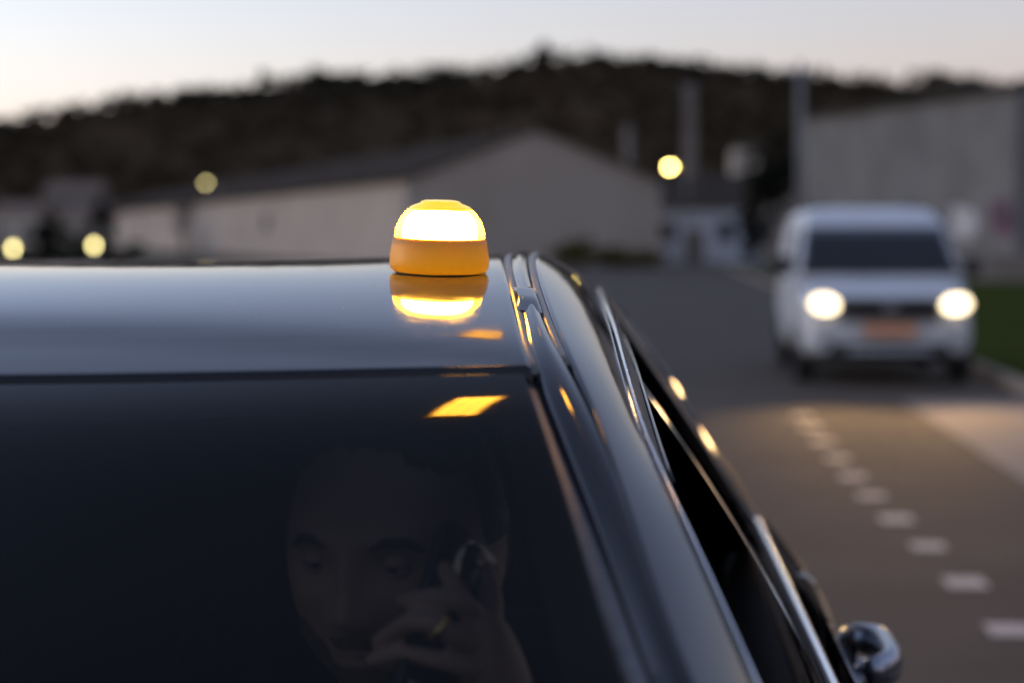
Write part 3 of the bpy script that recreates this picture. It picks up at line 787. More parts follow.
def side_strip(sx):
    ys = [.74 + (3.2 - .74) * i / 110 for i in range(111)]
    b = MB(); rows = []
    for y in ys:
        a, c = g1(y), g2(y)
        d = (c - a); d.y = 0; w = d.length; d /= w
        up_ = Vector((-d.z, 0, d.x))
        g = .0165
        lp = [(.0064, -.013), (.0062, -.0085), (.0056, -.0058), (.0046, -.0036), (.0033, -.0018), (.0017, -.0005)]
        prof = [(g - q, h) for q, h in lp] + [(g, 0)]
        inner = [(g + (lerp(w - .001, w - g + .004, min(1, max(0, (y - 1.36) / .36)) ** 2 * (3 - 2 * min(1, max(0, (y - 1.36) / .36)))) - g) * k / 8, .0022 * math.sin(math.pi * k / 8)) for k in range(1, 8)]
        kk = min(1, max(0, (y - 1.36) / .36)); kk = kk * kk * (3 - 2 * kk)
        e = lerp(w - .001, w - g + .004, kk)
        prof += inner + [(e, 0)] + [(e + q * .7 * kk, h * .8 * lerp(.15, 1, kk)) for q, h in lp[::-1]]
        rows.append([W(a + d * q + up_ * h, sx) for q, h in prof])
    b.grid(rows)
    st = b.build('roof_strip', M['paint'], car)
    # dark channel below the two gaps
    ch = MB()
    rows = []
    for y in ys:
        a, c = g1(y), g2(y)
        d = (c - a); d.y = 0; w = d.length; d /= w; up_ = Vector((-d.z, 0, d.x))
        rows.append([W(a + d * q + up_ * h, sx) for q, h in ((-.012, -.0115), (.5 * w, -.0115), (w + .003, -.0115))])
    ch.grid(rows); ch.build('roof_channel', M['seam'], car)
    for fn, sg, y0_ in ((g1, 1, 1.56), (g2, -1, 1.60)):
        pts = []
        for i in range(70):
            y = lerp(y0_, 3.1, i / 69); a, c = g1(y), g2(y); d = (c - a); d.y = 0; d.normalize(); up_ = Vector((-d.z, 0, d.x))
            pts.append(W(fn(y) + d * (.0095 if sg > 0 else -.0045) + up_ * -.0052, sx))
        MB().tube(pts, .0042, 10).build('roof_seam', M['seam'], car)
    # cover over the rack mount
    cv = MB(); rows = []
    y0, y1 = 1.765, 1.885
    for i in range(9):
        y = lerp(y0, y1, i / 8)
        a, c = g1(y), g2(y); d = (c - a); d.y = 0; w = d.length; d /= w; up_ = Vector((-d.z, 0, d.x))
        h = max(0.0, min(1, i / 3)) if i < 8 else .75
        q0, q1 = w * .30, w * .70
        bev = [(-.0030, -.0014), (-.0022, .0000), (-.0012, .0012), (0, .0019), (.0014, .0023)]
        prof = [(q0 + dq, hh) for dq, hh in bev] + [(lerp(q0, q1, k / 6), .0025) for k in range(1, 6)] + [(q1 - dq, hh) for dq, hh in bev[::-1]]
        rows.append([W(a + d * q + up_ * (h_ * h + .0018 - .0022 * (1 - h)), sx) for q, h_ in prof])
        if i == 8: rows.append([W(a + d * q + Vector((0, .0012, 0)) + up_ * -.001, sx) for q, h_ in prof])
    cv.grid(rows); cv.build('mount_cover', M['paint'], st)
def bez(a, c, b, s): return a * (1 - s) ** 2 + c * (2 * s * (1 - s)) + b * s ** 2
def side_frame(sx):
    b = MB(); rows = []
    for i in range(121):
        t = i / 120
        a = g2(lerp(.76, 3.2, t)); r_ = rr_(lerp(.94, 3.02, t))
        # pair up points of similar depth on the two edges
        yy = lerp(.9, 3.2, t)
        d = (r_ - a); d.y = 0; w = d.length; d /= w
        nrm = Vector((-d.z, 0, d.x))
        hgt = lerp(.10, .12, min(1, max(0, (t - .25) / .5))) * w
        c = (a + r_) / 2 + nrm * hgt * 1.3
        kk = min(1, max(0, (a.y - 1.36) / .36)); kk = kk * kk * (3 - 2 * kk)
        a2 = a + d * .0058 * kk
        lip = [(-.0038, -.013), (-.0036, -.0045), (-.003, -.002), (-.0016, -.0005)]
        row = [W(a2 + d * q * lerp(.4, 1, kk) + nrm * h * lerp(.25, 1, kk), sx) for q, h in lip]
        row += [W(bez(a2, c, r_, s / 16), sx) for s in range(17)]
        row.append(W(r_ + Vector((-.012, 0, -.001)), sx))
        rows.append(row)
    b.grid(rows); b.build('side_frame', M['paint'], car)

def wedge(t):                   # rear end of the side window, from rail down to belt
    a, c = rr_(3.02), bl_(3.40)
    q = lerp(a, c, t); q.y = lerp(3.02, 3.40, max(0, t) ** .8); return q
def quarter(sx):
    """C pillar between side window and rear window"""
    b = MB(); rows = []
    e1 = [(0, .505, 3.12, 1.462), (.12, .553, 3.17, 1.440), (.3, .592, 3.3, 1.398), (.5, .650, 3.36, 1.318), (.72, .717, 3.43, 1.205), (.9, .787, 3.5, 1.09), (1, .835, 3.52, 1.01)]
    e2 = [(0, .465, 3.22, 1.458), (1, .77, 4.0, .99)]
    for i in range(41):
        t = i / 40
        w0 = wedge(t); q1 = interp(e1, t); q2 = interp(e2, t)
        q1 = Vector((q1[0], q1[1], q1[2])); q2 = Vector((q2[0], q2[1], q2[2]))
        row = [W(w0 + Vector((-.01, 0, 0)), sx)]
        row += [W(bez(w0, (w0 + q1) / 2 + Vector((.006, 0, .004)), q1, s / 5), sx) for s in range(6)]
        row += [W(lerp(q1, q2, s / 5) + Vector((.03 * math.sin(math.pi * s / 5), 0, 0)), sx) for s in range(1, 6)]
        rows.append(row)
    b.grid(rows); b.build('rear_quarter', M['paint'], car)

def loop_pts(inset=0.0, n=40):
    """outline of the side window opening: along rail, down the rear end, back along the belt"""
    top = [rr_(lerp(.94, 3.02, i / n)) for i in range(n + 1)]
    rear = [wedge(i / 14) for i in range(1, 14)]
    bot = [bl_(lerp(3.40, 1.02, i / n)) for i in range(n + 1)]
    return top, rear, bot
def side_glass(sx):
    n = 40
    def pt(t, f):
        a, c = rr_(lerp(.94, 3.02, t)), bl_(lerp(1.02, 3.40, t))
        q = lerp(a, c, f); q.x += .012 * math.sin(math.pi * f) - .008
        return q
    def band(name, t0, t1, f0, f1, m, off, solid=0, nn=30, parent=car):
        b = MB(); b.grid([[W(pt(lerp(t0, t1, i / nn), lerp(f0, f1, j / 6)) + Vector((off, 0, 0)), sx) for i in range(nn + 1)] for j in range(7)])
        return b.build(name, m, parent, solid=solid)
    band('window_seal', 0, 1, 0, .10, M['rubber'], .003)
    band('window_seal', 0, 1, .93, 1.0, M['rubber'], .003)
    lowered = .80 if sx > 0 else .10        # the driver's side windows are rolled down
    band('door_window', .03, .50, lowered, .93, M['sideglass'], -.004)
    band('door_window', .56, .97, lowered, .93, M['sideglass'], -.004)
    band('b_pillar'.replace('b_', 'door_'), .50, .56, .10, .93, M['piano'], .001, nn=4)
    band('window_seal', .97, 1.0, .10, .93, M['rubber'], .002, nn=3)
    band('window_seal', 0, .03, .10, .93, M['rubber'], .002, nn=3)
    # thin bright line on the inner edge of the door frame
    MB().tube([W(pt(lerp(.30, .985, i / 40), .105) + Vector((.004, 0, 0)), sx) for i in range(41)], .0022, 6).build('window_bead', M['piano'], car)
def trims(sx):
    top, rear, bot = loop_pts()
    pts = top[6:] + rear + bot[:1]
    k = len(pts)
    MB().tube([W(q + Vector((.002, 0, .001)), sx) for q in pts], [.0012 + .0022 * min(1, max(0, (i - 8) / 14)) for i in range(k)], 8).build('window_trim', M['chrome'], car)
    b = MB(); rows = []
    for q in bot:
        o_ = [(-.006, .012), (.002, .016), (.007, .012), (.0115, -.002), (.012, -.010), (.006, -.014), (-.004, -.012)]
        rows.append([W(q + Vector((dx, 0, dz)), sx) for dx, dz in o_])
    b.grid(rows, closed=True); b.build('belt_trim', M['chrome'], car)

PROF = [(1.03, .850), (1.018, .866), (1.0, .888), (.97, .901), (.93, .906), (.84, .903), (.75, .908), (.5, .897), (.25, .85)]
PROF_A = sorted([(z, x) for z, x in PROF])
def plan(y):
    g = 1.0
    if y < .1: g -= .20 * ((.1 - y) / .5) ** 2.2
    if y > 2.9: g -= .10 * ((y - 2.9) / 1.15) ** 2
    return g
def side_top(y):
    if y < .75: return interp([(-.4, .72), (0, .87), (.4, .965), (.75, 1.015)], y)[0]
    if y > 3.4: return interp([(3.4, 1.02), (3.7, 1.0), (4.05, .97)], y)[0]
    return 1.018
AX = (.28, 3.02)
def side_bot(y):
    z = .25
    for a in AX:
        if abs(y - a) < .36: z = max(z, .32 + math.sqrt(.36 ** 2 - (y - a) ** 2))
    return z
def body_x(y, z): return interp(PROF_A, z)[0] * plan(y)
def panel(name, y0, y1, sx, inset=.003):
    b = MB(); rows = []
    n_ = max(10, int((y1 - y0) / .03))
    for i in range(n_ + 1):
        y = lerp(y0 + inset, y1 - inset, i / n_)
        zt, zb = side_top(y), side_bot(y)
        edge = .012 if i in (0, n_) else 0
        rows.append([W(Vector((body_x(y, lerp(zt, zb, k / 26)) - edge, y, lerp(zt, zb, k / 26))), sx) for k in range(27)])
    b.grid(rows); return b.build(name, M['paint'], car)
def handle(door, y, sx):
    x = body_x(y, .955)
    # recess cup, grip bar on two feet, key cap
    c = MB(); c.lathe(W(Vector((x + .001, y, .955)), sx), [(.042, .003), (.036, -.006), (.012, -.011)], 24, m=Matrix(((0, 0, sx), (1.6, 0, 0), (0, 1, 0))), cap=False).build('handle_recess', M['piano'], door)
    h = MB(); rows = []
    for i in range(25):
        t = i / 24; yy = y - .115 + .23 * t
        out = .052 - .030 * abs(2 * t - 1) ** 4
        hw, hh = .0165, .027 - .006 * abs(2 * t - 1) ** 3
        rows.append([W(Vector((x + out + hw * math.cos(a), yy, .957 + hh * math.sin(a))), sx) for a in [k / 14 * 6.283 for k in range(14)]])
    h.grid(rows, closed=True)
    for e in (0, 1):
        h.f.append(tuple((0 if e == 0 else 24 * 14) + k for k in range(14)))
    for yy in (y - .10, y + .10):
        h.box(W(Vector((x + .015, yy, .957)), sx), (.05, .028, .026))
    h.build('handle', M['handle'], door)
def mirror(sx):
    c = Vector((1.0, 1.12, 1.05))
    b = MB(); rows = []
    for i, (s, yy) in enumerate(((.25, -.085), (.6, -.07), (.9, -.03), (1.0, .02), (.98, .06), (.9, .065))):
        rows.append([W(c + Vector((.105 * s * math.copysign(abs(math.cos(a)) ** .7, math.cos(a)), yy, .072 * s * math.copysign(abs(math.sin(a)) ** .7, math.sin(a)))), sx) for a in [k / 28 * 6.283 for k in range(28)]])
    b.grid(rows, closed=True); b.f.append(tuple(range(28)))
    m_ = b.build('door_mirror', M['paint'], car)
    g = MB(); g.add(rows[-1], [tuple(range(28))]); g.build('mirror_glass', M['chrome'], m_, smooth=False)
    MB().tube([W(Vector((.84, 1.12, 1.0)), sx), W(Vector((.92, 1.13, 1.005)), sx)], [.03, .022], 10).build('mirror_arm', M['piano'], m_)
for sx in (1, -1):
    side_strip(sx); side_frame(sx); quarter(sx); side_glass(sx); trims(sx); mirror(sx)
    panel('front_fender', -.28, .86, sx)
    fd = panel('front_door', .86, 1.98, sx); handle(fd, 1.80, sx)
    rd = panel('rear_door', 1.98, 3.02, sx); handle(rd, 2.74, sx)
    panel('rear_fender', 3.02, 3.98, sx)
    for y in AX:
        w_ = MB().lathe(W(Vector((.80, y, .32)), sx), [(.22, -.1), (.31, -.1), (.33, -.07), (.33, .07), (.31, .1), (.22, .1)], 40, m=Matrix(((0, 0, 1), (0, 1, 0), (1, 0, 0))), cap=False).build('wheel', M['tyre'], car)
        rm = MB().lathe(W(Vector((.84, y, .32)), sx), [(.23, -.05), (.225, .03), (.2, .02), (.19, -.04)], 40, m=Matrix(((0, 0, sx), (0, 1, 0), (1, 0, 0))), cap=False)
        for k in range(10):
            a = k / 10 * 6.283
            rm.tube([W(Vector((.855, y + .03 * math.cos(a), .32 + .03 * math.sin(a))), sx), W(Vector((.86, y + .2 * math.cos(a), .32 + .2 * math.sin(a))), sx)], [.018, .012], 6)
        rm.build('rim', M['alloy'], w_)
for sx in (1, -1):                # dark lining inside the rear pillar
    b = MB(); b.grid([[W(wedge(t) + Vector((dx, dy, 0)), sx) for dx, dy in ((-.012, -.012), (-.10, .0), (-.30, .06))] for t in [-.02 + 1.15 * i / 20 for i in range(21)]])
    b.build('rear_pillar_lining', M['frit'], car)
# windscreen, its black border, hood, nose, tail
def ws_pt(s, v, off=0):
    y = lerp(.72, HY - .006, v)
    e = g1(y)
    bow = lerp(.22, .10, v)
    cr = lerp(.0, .014, v)
    q = Vector((s * (e.x - .002), e.y - bow * (1 - s * s), e.z + cr * (1 - s * s) - lerp(.0, .024, v) * (1 - s * s) * 0))
    return q + Vector((0, -.5, .86)) * off
HDZ = .0
def ws2(s, v, off=0):
    """glass matched to the roof's front edge at the top"""
    q = ws_pt(s, v, off)
    t = roof_pt(s, 0) + Vector((0, -.008, -.006))
    top = ws_pt(s, 1, off)
    k = v ** 3
    return q + (t + Vector((0, -.5, .86)) * off - top) * k
b = MB(); b.grid([[W(ws2(-1 + i / 32, v / 30)) for i in range(65)] for v in range(31)])
wsh = b.build('windshield', M['glass'], car)
fb = MB()
for s0, s1, v0, v1 in ((-1, 1, .925, 1.0), (-1, 1, 0, .08), (-1, -.945, .08, .925), (.945, 1, .08, .925)):
    fb.grid([[W(ws2(lerp(s0, s1, i / 48), lerp(v0, v1, j / 10), -.004)) for i in range(49)] for j in range(11)])
fb.build('black_border', M['frit'], wsh)
hb = MB(); rows = []
for j in range(25):
    t = j / 24; row = []
    for i in range(49):
        s = -1 + i / 24
        y0 = ws2(s, 0).y - .02; y1 = -.40 + .22 * abs(s) ** 3
        y = lerp(y0, y1, t)
        e = body_x(max(y, -.28), side_top(y)) - .004
        z = side_top(y) - .004 + .035 * (1 - s ** 4) * (1 - .4 * t) + .012 * max(0, 1 - abs(abs(s) - .62) / .12)
        row.append(W(Vector((s * e, y, z))))
    rows.append(row)
hb.grid(rows); hb.build('hood', M['paint'], car)
def wall_band(name, yfun, z0, z1, wx, m, parent=car, off=0, s0=-1, s1=1, lean=0):
    b = MB(); rows = []
    for j in range(9):
        z = lerp(z0, z1, j / 8)
        rows.append([W(Vector((s * wx, yfun(s) + off + lean * (z - z0), z))) for s in [lerp(s0, s1, i / 32) for i in range(33)]])
    b.grid(rows); return b.build(name, m, parent)
nose = lambda s: -.43 + .20 * abs(s) ** 3
tail = lambda s: 4.05 - .16 * abs(s) ** 3
wall_band('front_bumper', nose, .22, .70, .79, M['paint'])
wall_band('grille', nose, .46, .64, .79, M['piano'], off=-.012, s0=-.55, s1=.55)
for s0, s1 in ((-.98, -.60), (.60, .98)):
    wall_band('headlight', nose, .56, .68, .79, M['lampglass'], off=-.01, s0=s0, s1=s1)
    wall_band('tail_light', tail, .72, .86, .80, M['redlamp'], off=.012, s0=s0, s1=s1)
wall_band('tailgate', tail, .25, .98, .80, M['paint'], lean=-.06)
b = MB(); b.grid([[W(Vector((lerp(.44, .76, t) * s, lerp(3.24, 4.0, t) + .06 * (1 - s * s), lerp(1.455, .92, t)))) for s in [-1 + i / 16 for i in range(33)]] for t in [j / 16 for j in range(17)]])
b.build('rear_window', M['van_glass'], car)
# underside and interior
MB().box(W(Vector((0, 1.8, .24))), (1.6, 4.1, .05)).build('floor_pan', M['rubber'], car, smooth=False)
b = MB(); b.grid([[W(Vector((s * (g1(max(1.56, y)).x + .02), y, g1(max(1.56, y)).z - .04 + .0 * s))) for s in [-1 + i / 10 for i in range(21)]] for y in [1.52 + 1.66 * j / 20 for j in range(21)]])
b.build('headlining', M['liner'], car, solid=.012)
b = MB(); b.grid([[W(Vector((s * .76, y, z))) for s in [-1 + i / 10 for i in range(21)]] for y, z in ((.62, .97), (.85, 1.0), (1.0, .99), (1.06, .93), (1.06, .6), (.9, .45))])
b.build('dashboard', M['interior'], car, solid=.02)
for sx in (1, -1):
    b = MB(); b.grid([[W(Vector((x, y, z)), sx) for y in (.9, 1.6, 2.3, 3.1, 3.5)] for x, z in ((.80, 1.01), (.77, .95), (.76, .5), (.75, .28))])
    b.build('door_card', M['interior'], car, solid=.015)
    # A pillar lining
    b = MB(); b.grid([[W(g1(y) + Vector((dx, .03, dz)), sx) for dx, dz in ((-.035, -.03), (.01, -.05), (.06, -.05))] for y in [.8 + .75 * i / 14 for i in range(15)]])
    b.build('pillar_lining', M['interior'], car)
    st = MB(); st.box(W(Vector((.37, 1.80, .42)), sx), (.5, .52, .2)); so = st.build('seat', M['seat'], car, bevel=.07, seg=4)
    bk = MB(); bk.box(W(Vector((.37, 2.04, .80)), sx), (.5, .16, .68), m=Matrix.Rotation(R(-17), 3, 'X')); bk.build('backrest', M['seat'], so, bevel=.06, seg=4)
    hd = MB(); hd.box(W(Vector((.37, 1.84, 1.245)), sx) if False else W(Vector((.37, 2.02, 1.25)), sx), (.26, .10, .17), m=Matrix.Rotation(R(-14), 3, 'X')); hd.build('headrest', M['seat'], so, bevel=.045, seg=4)
bs = MB(); bs.box(W(Vector((0, 2.86, .45))), (1.3, .5, .2)); bs.box(W(Vector((0, 3.16, .78))), (1.3, .16, .6), m=Matrix.Rotation(R(-18), 3, 'X')); bs.build('rear_bench', M['seat'], car, bevel=.05, seg=3)
sw = MB(); c = Vector((.38, 1.12, .96)); mt = Matrix.Rotation(R(-65), 3, 'X')
sw.tube([W(c + mt @ Vector((.185 * math.cos(a), .185 * math.sin(a), 0))) for a in [k / 36 * 6.2832 for k in range(37)]], .015, 10)
sw.box(W(c), (.34, .05, .03), m=mt); sw.box(W(c), (.14, .12, .05), m=mt)
sw.tube([W(c), W(c + Vector((0, -.16, -.08)))], .03, 10)
sw.build('steering_wheel', M['interior'], car)
rv = MB(); rv.box(W(Vector((0, 1.46, 1.36))), (.24, .03, .07)); rv.tube([W(Vector((0, 1.44, 1.38))), W(Vector((0, 1.44, 1.425)))], .012, 8)
rv.build('rear_view_mirror', M['interior'], car, bevel=.01)
# small cowl so the hood meets the glass
b = MB(); b.grid([[W(ws2(-1 + i / 16, 0) + Vector((0, dy, dz))) for i in range(33)] for dy, dz in ((-.03, .0), (.0, -.012), (.02, .004))]); b.build('cowl', M['rubber'], car)

# ------------------------------------------------------------------ amber beacon on the roof
def roof_world(x, y):
    # local x on the roof at depth y
    xl = x - CX
    s = xl / g1(y).x
    t = (y - (HY - .10 * (1 - s * s))) / (3.2 + .05 * (1 - s * s) - (HY - .10 * (1 - s * s)))
    q = roof_pt(s, t); return Vector((q.x + CX, q.y, q.z))
by = 2.00; bx = P(439, 268, by).x
zb = roof_world(bx, by).z
sx_ = (roof_world(bx + .03, by).z - roof_world(bx - .03, by).z) / .06
sy_ = (roof_world(bx, by + .03).z - roof_world(bx, by - .03).z) / .06
bc = empty('warning_beacon', (bx, by, zb - .0005), 0, 'lit amber warning beacon with a ribbed dome, stuck on the dark car roof', 'beacon')
bc.rotation_euler = (math.atan(sy_), R(1.8), 0)
bc.scale = (.935, .935, .86)
MB().lathe((0, 0, 0), [(.030, 0), (.046, 0), (.047, .0015), (.046, .003), (.02, .003)], 48).build('magnet_foot', M['foot'], bc)
MB().lathe((0, 0, 0), [(.020, .002), (.0500, .002), (.0525, .005), (.0535, .012), (.0530, .021), (.0518, .030), (.0505, .0385), (.0490, .0415), (.0475, .0420), (.046, .0405), (.02, .0400)], 64, cap=False).build('housing', M['amber_body'], bc)
prof = []
for i in range(41):                      # ribbed lens wall
    t = i / 40
    z = .0405 + .034 * t
    r_ = .0485 - .0145 * t ** 2.2
    r_ += .00035 * math.cos(t * 2 * math.pi * 13)
    prof.append((r_, z))
MB().lathe((0, 0, 0), prof, 64, cap=False).build('lens', M['lens'], bc)
MB().lathe((0, 0, 0), [(.0341, .0744), (.0325, .0765), (.029, .0785), (.022, .0812), (.0205, .0832), (.017, .0842), (.006, .0848)], 48).build('top_cap', M['amber_cap'], bc)
lb = MB().lathe((0, 0, 0), [(.030, .0405), (.0400, .0412), (.0398, .050), (.0385, .058), (.035, .065), (.029, .0705), (.01, .0718)], 40)
lb.build('led_core', M['led'], bc)

# ------------------------------------------------------------------ the driver
lerp_ = lerp
HEADC = Vector((.432 + CX, 1.545, 1.288))
def gauss(d, c, w): return math.exp(-sum(((a - b_) / s) ** 2 for a, b_, s in zip(d, c, w)))
def head_mesh(mb, grow=0.0, keep=None, layer=None):
    nu, nv = 96, 72
    rot = Matrix.Rotation(R(-14), 3, 'Z') @ Matrix.Rotation(R(3), 3, 'X')
    rows = []
    for j in range(nv + 1):
        th = math.pi * j / nv
        row = []
        for i in range(nu):
            a = 2 * math.pi * i / nu
            d = Vector((math.sin(th) * math.sin(a), -math.sin(th) * math.cos(a), math.cos(th)))  # -y is the face
            x, y, z = d.x * .082, d.y * .098, d.z * .124
            front = max(0, -d.y)
            if d.z < 0:                              # jaw narrows
                k = -d.z
                x *= 1 - .22 * k ** 2.2; y *= 1 - (.22 * k ** 2 if d.y > 0 else .04 * k)
            if d.z > .1: x *= 1 - .05 * d.z
            q = (d.x, d.z)
            g = lambda cx, cz, sx, sz: math.exp(-((d.x - cx) / sx) ** 2 - ((d.z - cz) / sz) ** 2) * (front > 0) * min(1, front * 2.2)
            out = 0
            out += .010 * g(0, -.06, .10, .22)       # nose bridge
            out += .017 * g(0, -.30, .15, .12)       # nose tip
            out += .006 * (g(.17, -.33, .08, .08) + g(-.17, -.33, .08, .08))
            out -= .011 * (g(.40, .01, .20, .10) + g(-.40, .01, .20, .10))   # sockets
            out += .006 * (g(.38, .17, .26, .07) + g(-.38, .17, .26, .07))   # brows
            out += .004 * (g(.56, -.22, .18, .18) + g(-.56, -.22, .18, .18)) # cheeks
            out += .0055 * g(0, -.53, .26, .045) + .0065 * g(0, -.62, .22, .05) # lips
            out -= .004 * g(0, -.575, .30, .018)
            out -= .004 * g(0, -.70, .25, .05)
            out += .008 * g(0, -.86, .28, .12)       # chin
            r_ = Vector((x, y - out, z)) * (1 + grow)
            if layer is not None:
                r_ = r_ + d * layer(r_, d)
            row.append(HEADC + rot @ r_)
        rows.append(row)
    if keep is None:
        mb.grid(rows, closed=True)
    else:
        n = len(mb.v)
        flat = [p_ for r_ in rows for p_ in r_]
        fs = []
        for j in range(nv):
            for i in range(nu):
                c_ = (rows[j][i] - HEADC); c_ = rot.inverted() @ c_
                if keep(c_): fs.append((j * nu + i, j * nu + (i + 1) % nu, (j + 1) * nu + (i + 1) % nu, (j + 1) * nu + i))
        mb.add(flat, fs)
    return rot
def skin_chain(chains):
    """grow one skinned surface along chains of (point, radius); returns verts, faces"""
    me = bpy.data.meshes.new('grow'); bm = bmesh.new(); lay = bm.verts.layers.skin.verify()
    first = None
    for ch in chains:
        prev = None
        for q, r_ in ch:
            v_ = bm.verts.new(q); v_[lay].radius = (r_, r_)
            if first is None: first = v_; v_[lay].use_root = True
            if prev is not None: bm.edges.new((prev, v_))
            prev = v_
    bmesh.ops.remove_doubles(bm, verts=bm.verts, dist=.0004)
    for v_ in bm.verts: v_[lay].use_root = False
    bm.verts.ensure_lookup_table(); bm.verts[0][lay].use_root = True
    bm.to_mesh(me); bm.free()
    o = bpy.data.objects.new('grow', me); COL.objects.link(o)
    o.modifiers.new('skin', 'SKIN'); md = o.modifiers.new('s', 'SUBSURF'); md.levels = md.render_levels = 2
    dg = bpy.context.evaluated_depsgraph_get(); dg.update()
    ev = o.evaluated_get(dg); m2 = ev.to_mesh()
    vs = [tuple(v_.co) for v_ in m2.vertices]; fs = [tuple(p_.vertices) for p_ in m2.polygons]
    ev.to_mesh_clear(); bpy.data.objects.remove(o); bpy.data.meshes.remove(me)
    return vs, fs
PO = Vector((.40 + CX, 1.80, .50))
person = empty('person', PO, 0, 'driver with dark hair behind the windshield, holding a phone to the ear', 'person')
pb = MB()
ROT = head_mesh(pb)
pb.f.append(tuple(range(96)))
V = Vector
def VB(t): return Vector((t[0] + CX, t[1], t[2]))   # measured from the car's centre plane
# neck and the hand with its forearm
pb.add(*skin_chain([[(VB((.43, 1.575, 1.21)), .052), (VB((.425, 1.60, 1.13)), .054), (VB((.41, 1.65, 1.06)), .06)]]))
wrist = P(503, 700, 1.40); knl = []
hand = [
    [(P(505, 712, 1.41), .026), (P(497, 680, 1.395), .027), (P(482, 640, 1.385), .024), (P(474, 610, 1.385), .017)],
]
pb.add(*skin_chain(hand))
def finger(pts, r0):
    pb.add(*skin_chain([[(P(u, v, y), r0 * k) for (u, v, y), k in zip(pts, (1.05, 1.0, .92, .85, .7))]]))
finger([(474, 622, 1.39), (463, 602, 1.385), (452, 584, 1.39), (446, 572, 1.40), (442, 562, 1.41)], .0085)      # index, up along the phone
finger([(478, 622, 1.385), (462, 601, 1.368), (435, 598, 1.365), (414, 600, 1.375), (398, 602, 1.39)], .0092)    # middle
finger([(482, 645, 1.385), (460, 640, 1.362), (434, 622, 1.355), (408, 622, 1.365), (374, 646, 1.39)], .0092)    # ring finger
finger([(486, 668, 1.39), (468, 668, 1.368), (440, 660, 1.362), (406, 652, 1.37), (366, 662, 1.392)], .0082)     # little finger
finger([(486, 640, 1.41), (492, 612, 1.43), (490, 590, 1.445), (484, 572, 1.455), (480, 560, 1.46)], .0100)      # thumb behind the phone
# ears
for s_ in (-1, 1):
    e = HEADC + ROT @ Vector((s_ * .078, .012, -.005))
    pb.lathe(e, [(.004, -.010), (.020, -.006), (.026, .002), (.016, .006), (.004, .004)], 18, m=ROT @ Matrix(((0, 0, s_), (.75, .25, 0), (-.2, 1.25, 0))))
body_o = pb.build('body', M['skin'], person, origin=PO)
md = body_o.modifiers.new('fuse', 'REMESH'); md.mode = 'VOXEL'; md.voxel_size = .003; md.use_smooth_shade = True
md = body_o.modifiers.new('smooth', 'SMOOTH'); md.factor = .5; md.iterations = 3
def ss(a, b, x):
    t = min(1, max(0, (x - a) / (b - a))); return t * t * (3 - 2 * t)
rh_ = random.Random(4)
def hair_layer(r_, d):          # short hair: rises out of the scalp behind an uneven hairline
    line = .084 - .022 * ss(.2, .75, abs(d.x)) + .002 * math.sin(d.x * 23) + .0012 * math.sin(d.x * 51 + 1)
    front = ss(line - .010, line + .018, r_.z)
    side = ss(-.030, -.006, r_.y) * ss(-.004, .014, r_.z)
    back = ss(.02, .04, r_.y) * ss(-.06, -.04, r_.z)
    k = max(front, side, back)
    return -.006 + k * (.0125 + .003 * ss(.05, .12, r_.z)) + k * rh_.uniform(-.0012, .0012)
hb_ = MB(); head_mesh(hb_, 0, None, hair_layer); hb_.build('hair', M['hair'], person, origin=PO)
def beard_layer(r_, d):         # trimmed beard and moustache
    if d.y > .25: return -.006
    mouth = math.exp(-((d.x / .24) ** 2) - ((d.z + .575) / .055) ** 2)
    chin = ss(-.60, -.70, d.z) * ss(.75, .45, abs(d.x))
    jaw = ss(.38, .55, abs(d.x)) * ss(-.22, -.45, d.z)
    tash = math.exp(-(d.x / .34) ** 4 - ((d.z + .465) / .055) ** 2) * 1.3
    ring = ss(.30, .36, abs(d.x)) * ss(-.42, -.5, d.z)
    k = min(1, max(chin, jaw, tash, ring)) * (1 - .9 * mouth)
    return -.005 + .0078 * k + rh_.uniform(-.0008, .0008)
bd_ = MB(); head_mesh(bd_, 0, None, beard_layer); bd_.build('beard', M['beard'], person, origin=PO)
for s_ in (-1, 1):
    e = HEADC + ROT @ Vector((s_ * .031, -.0755, .002))
    ey = MB().lathe(e, [(.0012, -.0118), (.006, -.0102), (.0102, -.006), (.0118, 0), (.0102, .006), (.006, .0102), (.0012, .0118)], 20, m=ROT @ Matrix(((1, 0, 0), (0, 0, 1), (0, 1, 0)))).build('eye', M['eye'], person, origin=PO)
    MB().lathe(e, [(.0052, -.0108), (.0035, -.0117), (.0008, -.0121)], 18, m=ROT @ Matrix(((1, 0, 0), (0, 0, 1), (0, 1, 0)))).build('iris', M['iris'], ey, origin=PO)
    for q0, q1 in ((-.02, 1.25), (-1.3, -.42)):          # eyelids
        lid = []
        for i in range(7):
            t_ = lerp_(q0, q1, i / 6)
            lid.append([e + ROT @ Vector((.0128 * math.sin(a) , -.0128 * math.cos(a) * math.cos(t_), .0128 * math.cos(a) * math.sin(t_))) for a in [-1.35 + 2.7 * k / 12 for k in range(13)]])
        MB().grid(lid).build('eyelid', M['skin'], person, origin=PO, solid=.0012)
    MB().tube([HEADC + ROT @ Vector((s_ * x, y, z)) for x, y, z in ((.014, -.094, .016), (.028, -.0925, .0215), (.042, -.0855, .0205), (.052, -.076, .013))], [.003, .0042, .0038, .0018], 8).build('eyebrow', M['hair'], person, origin=PO)
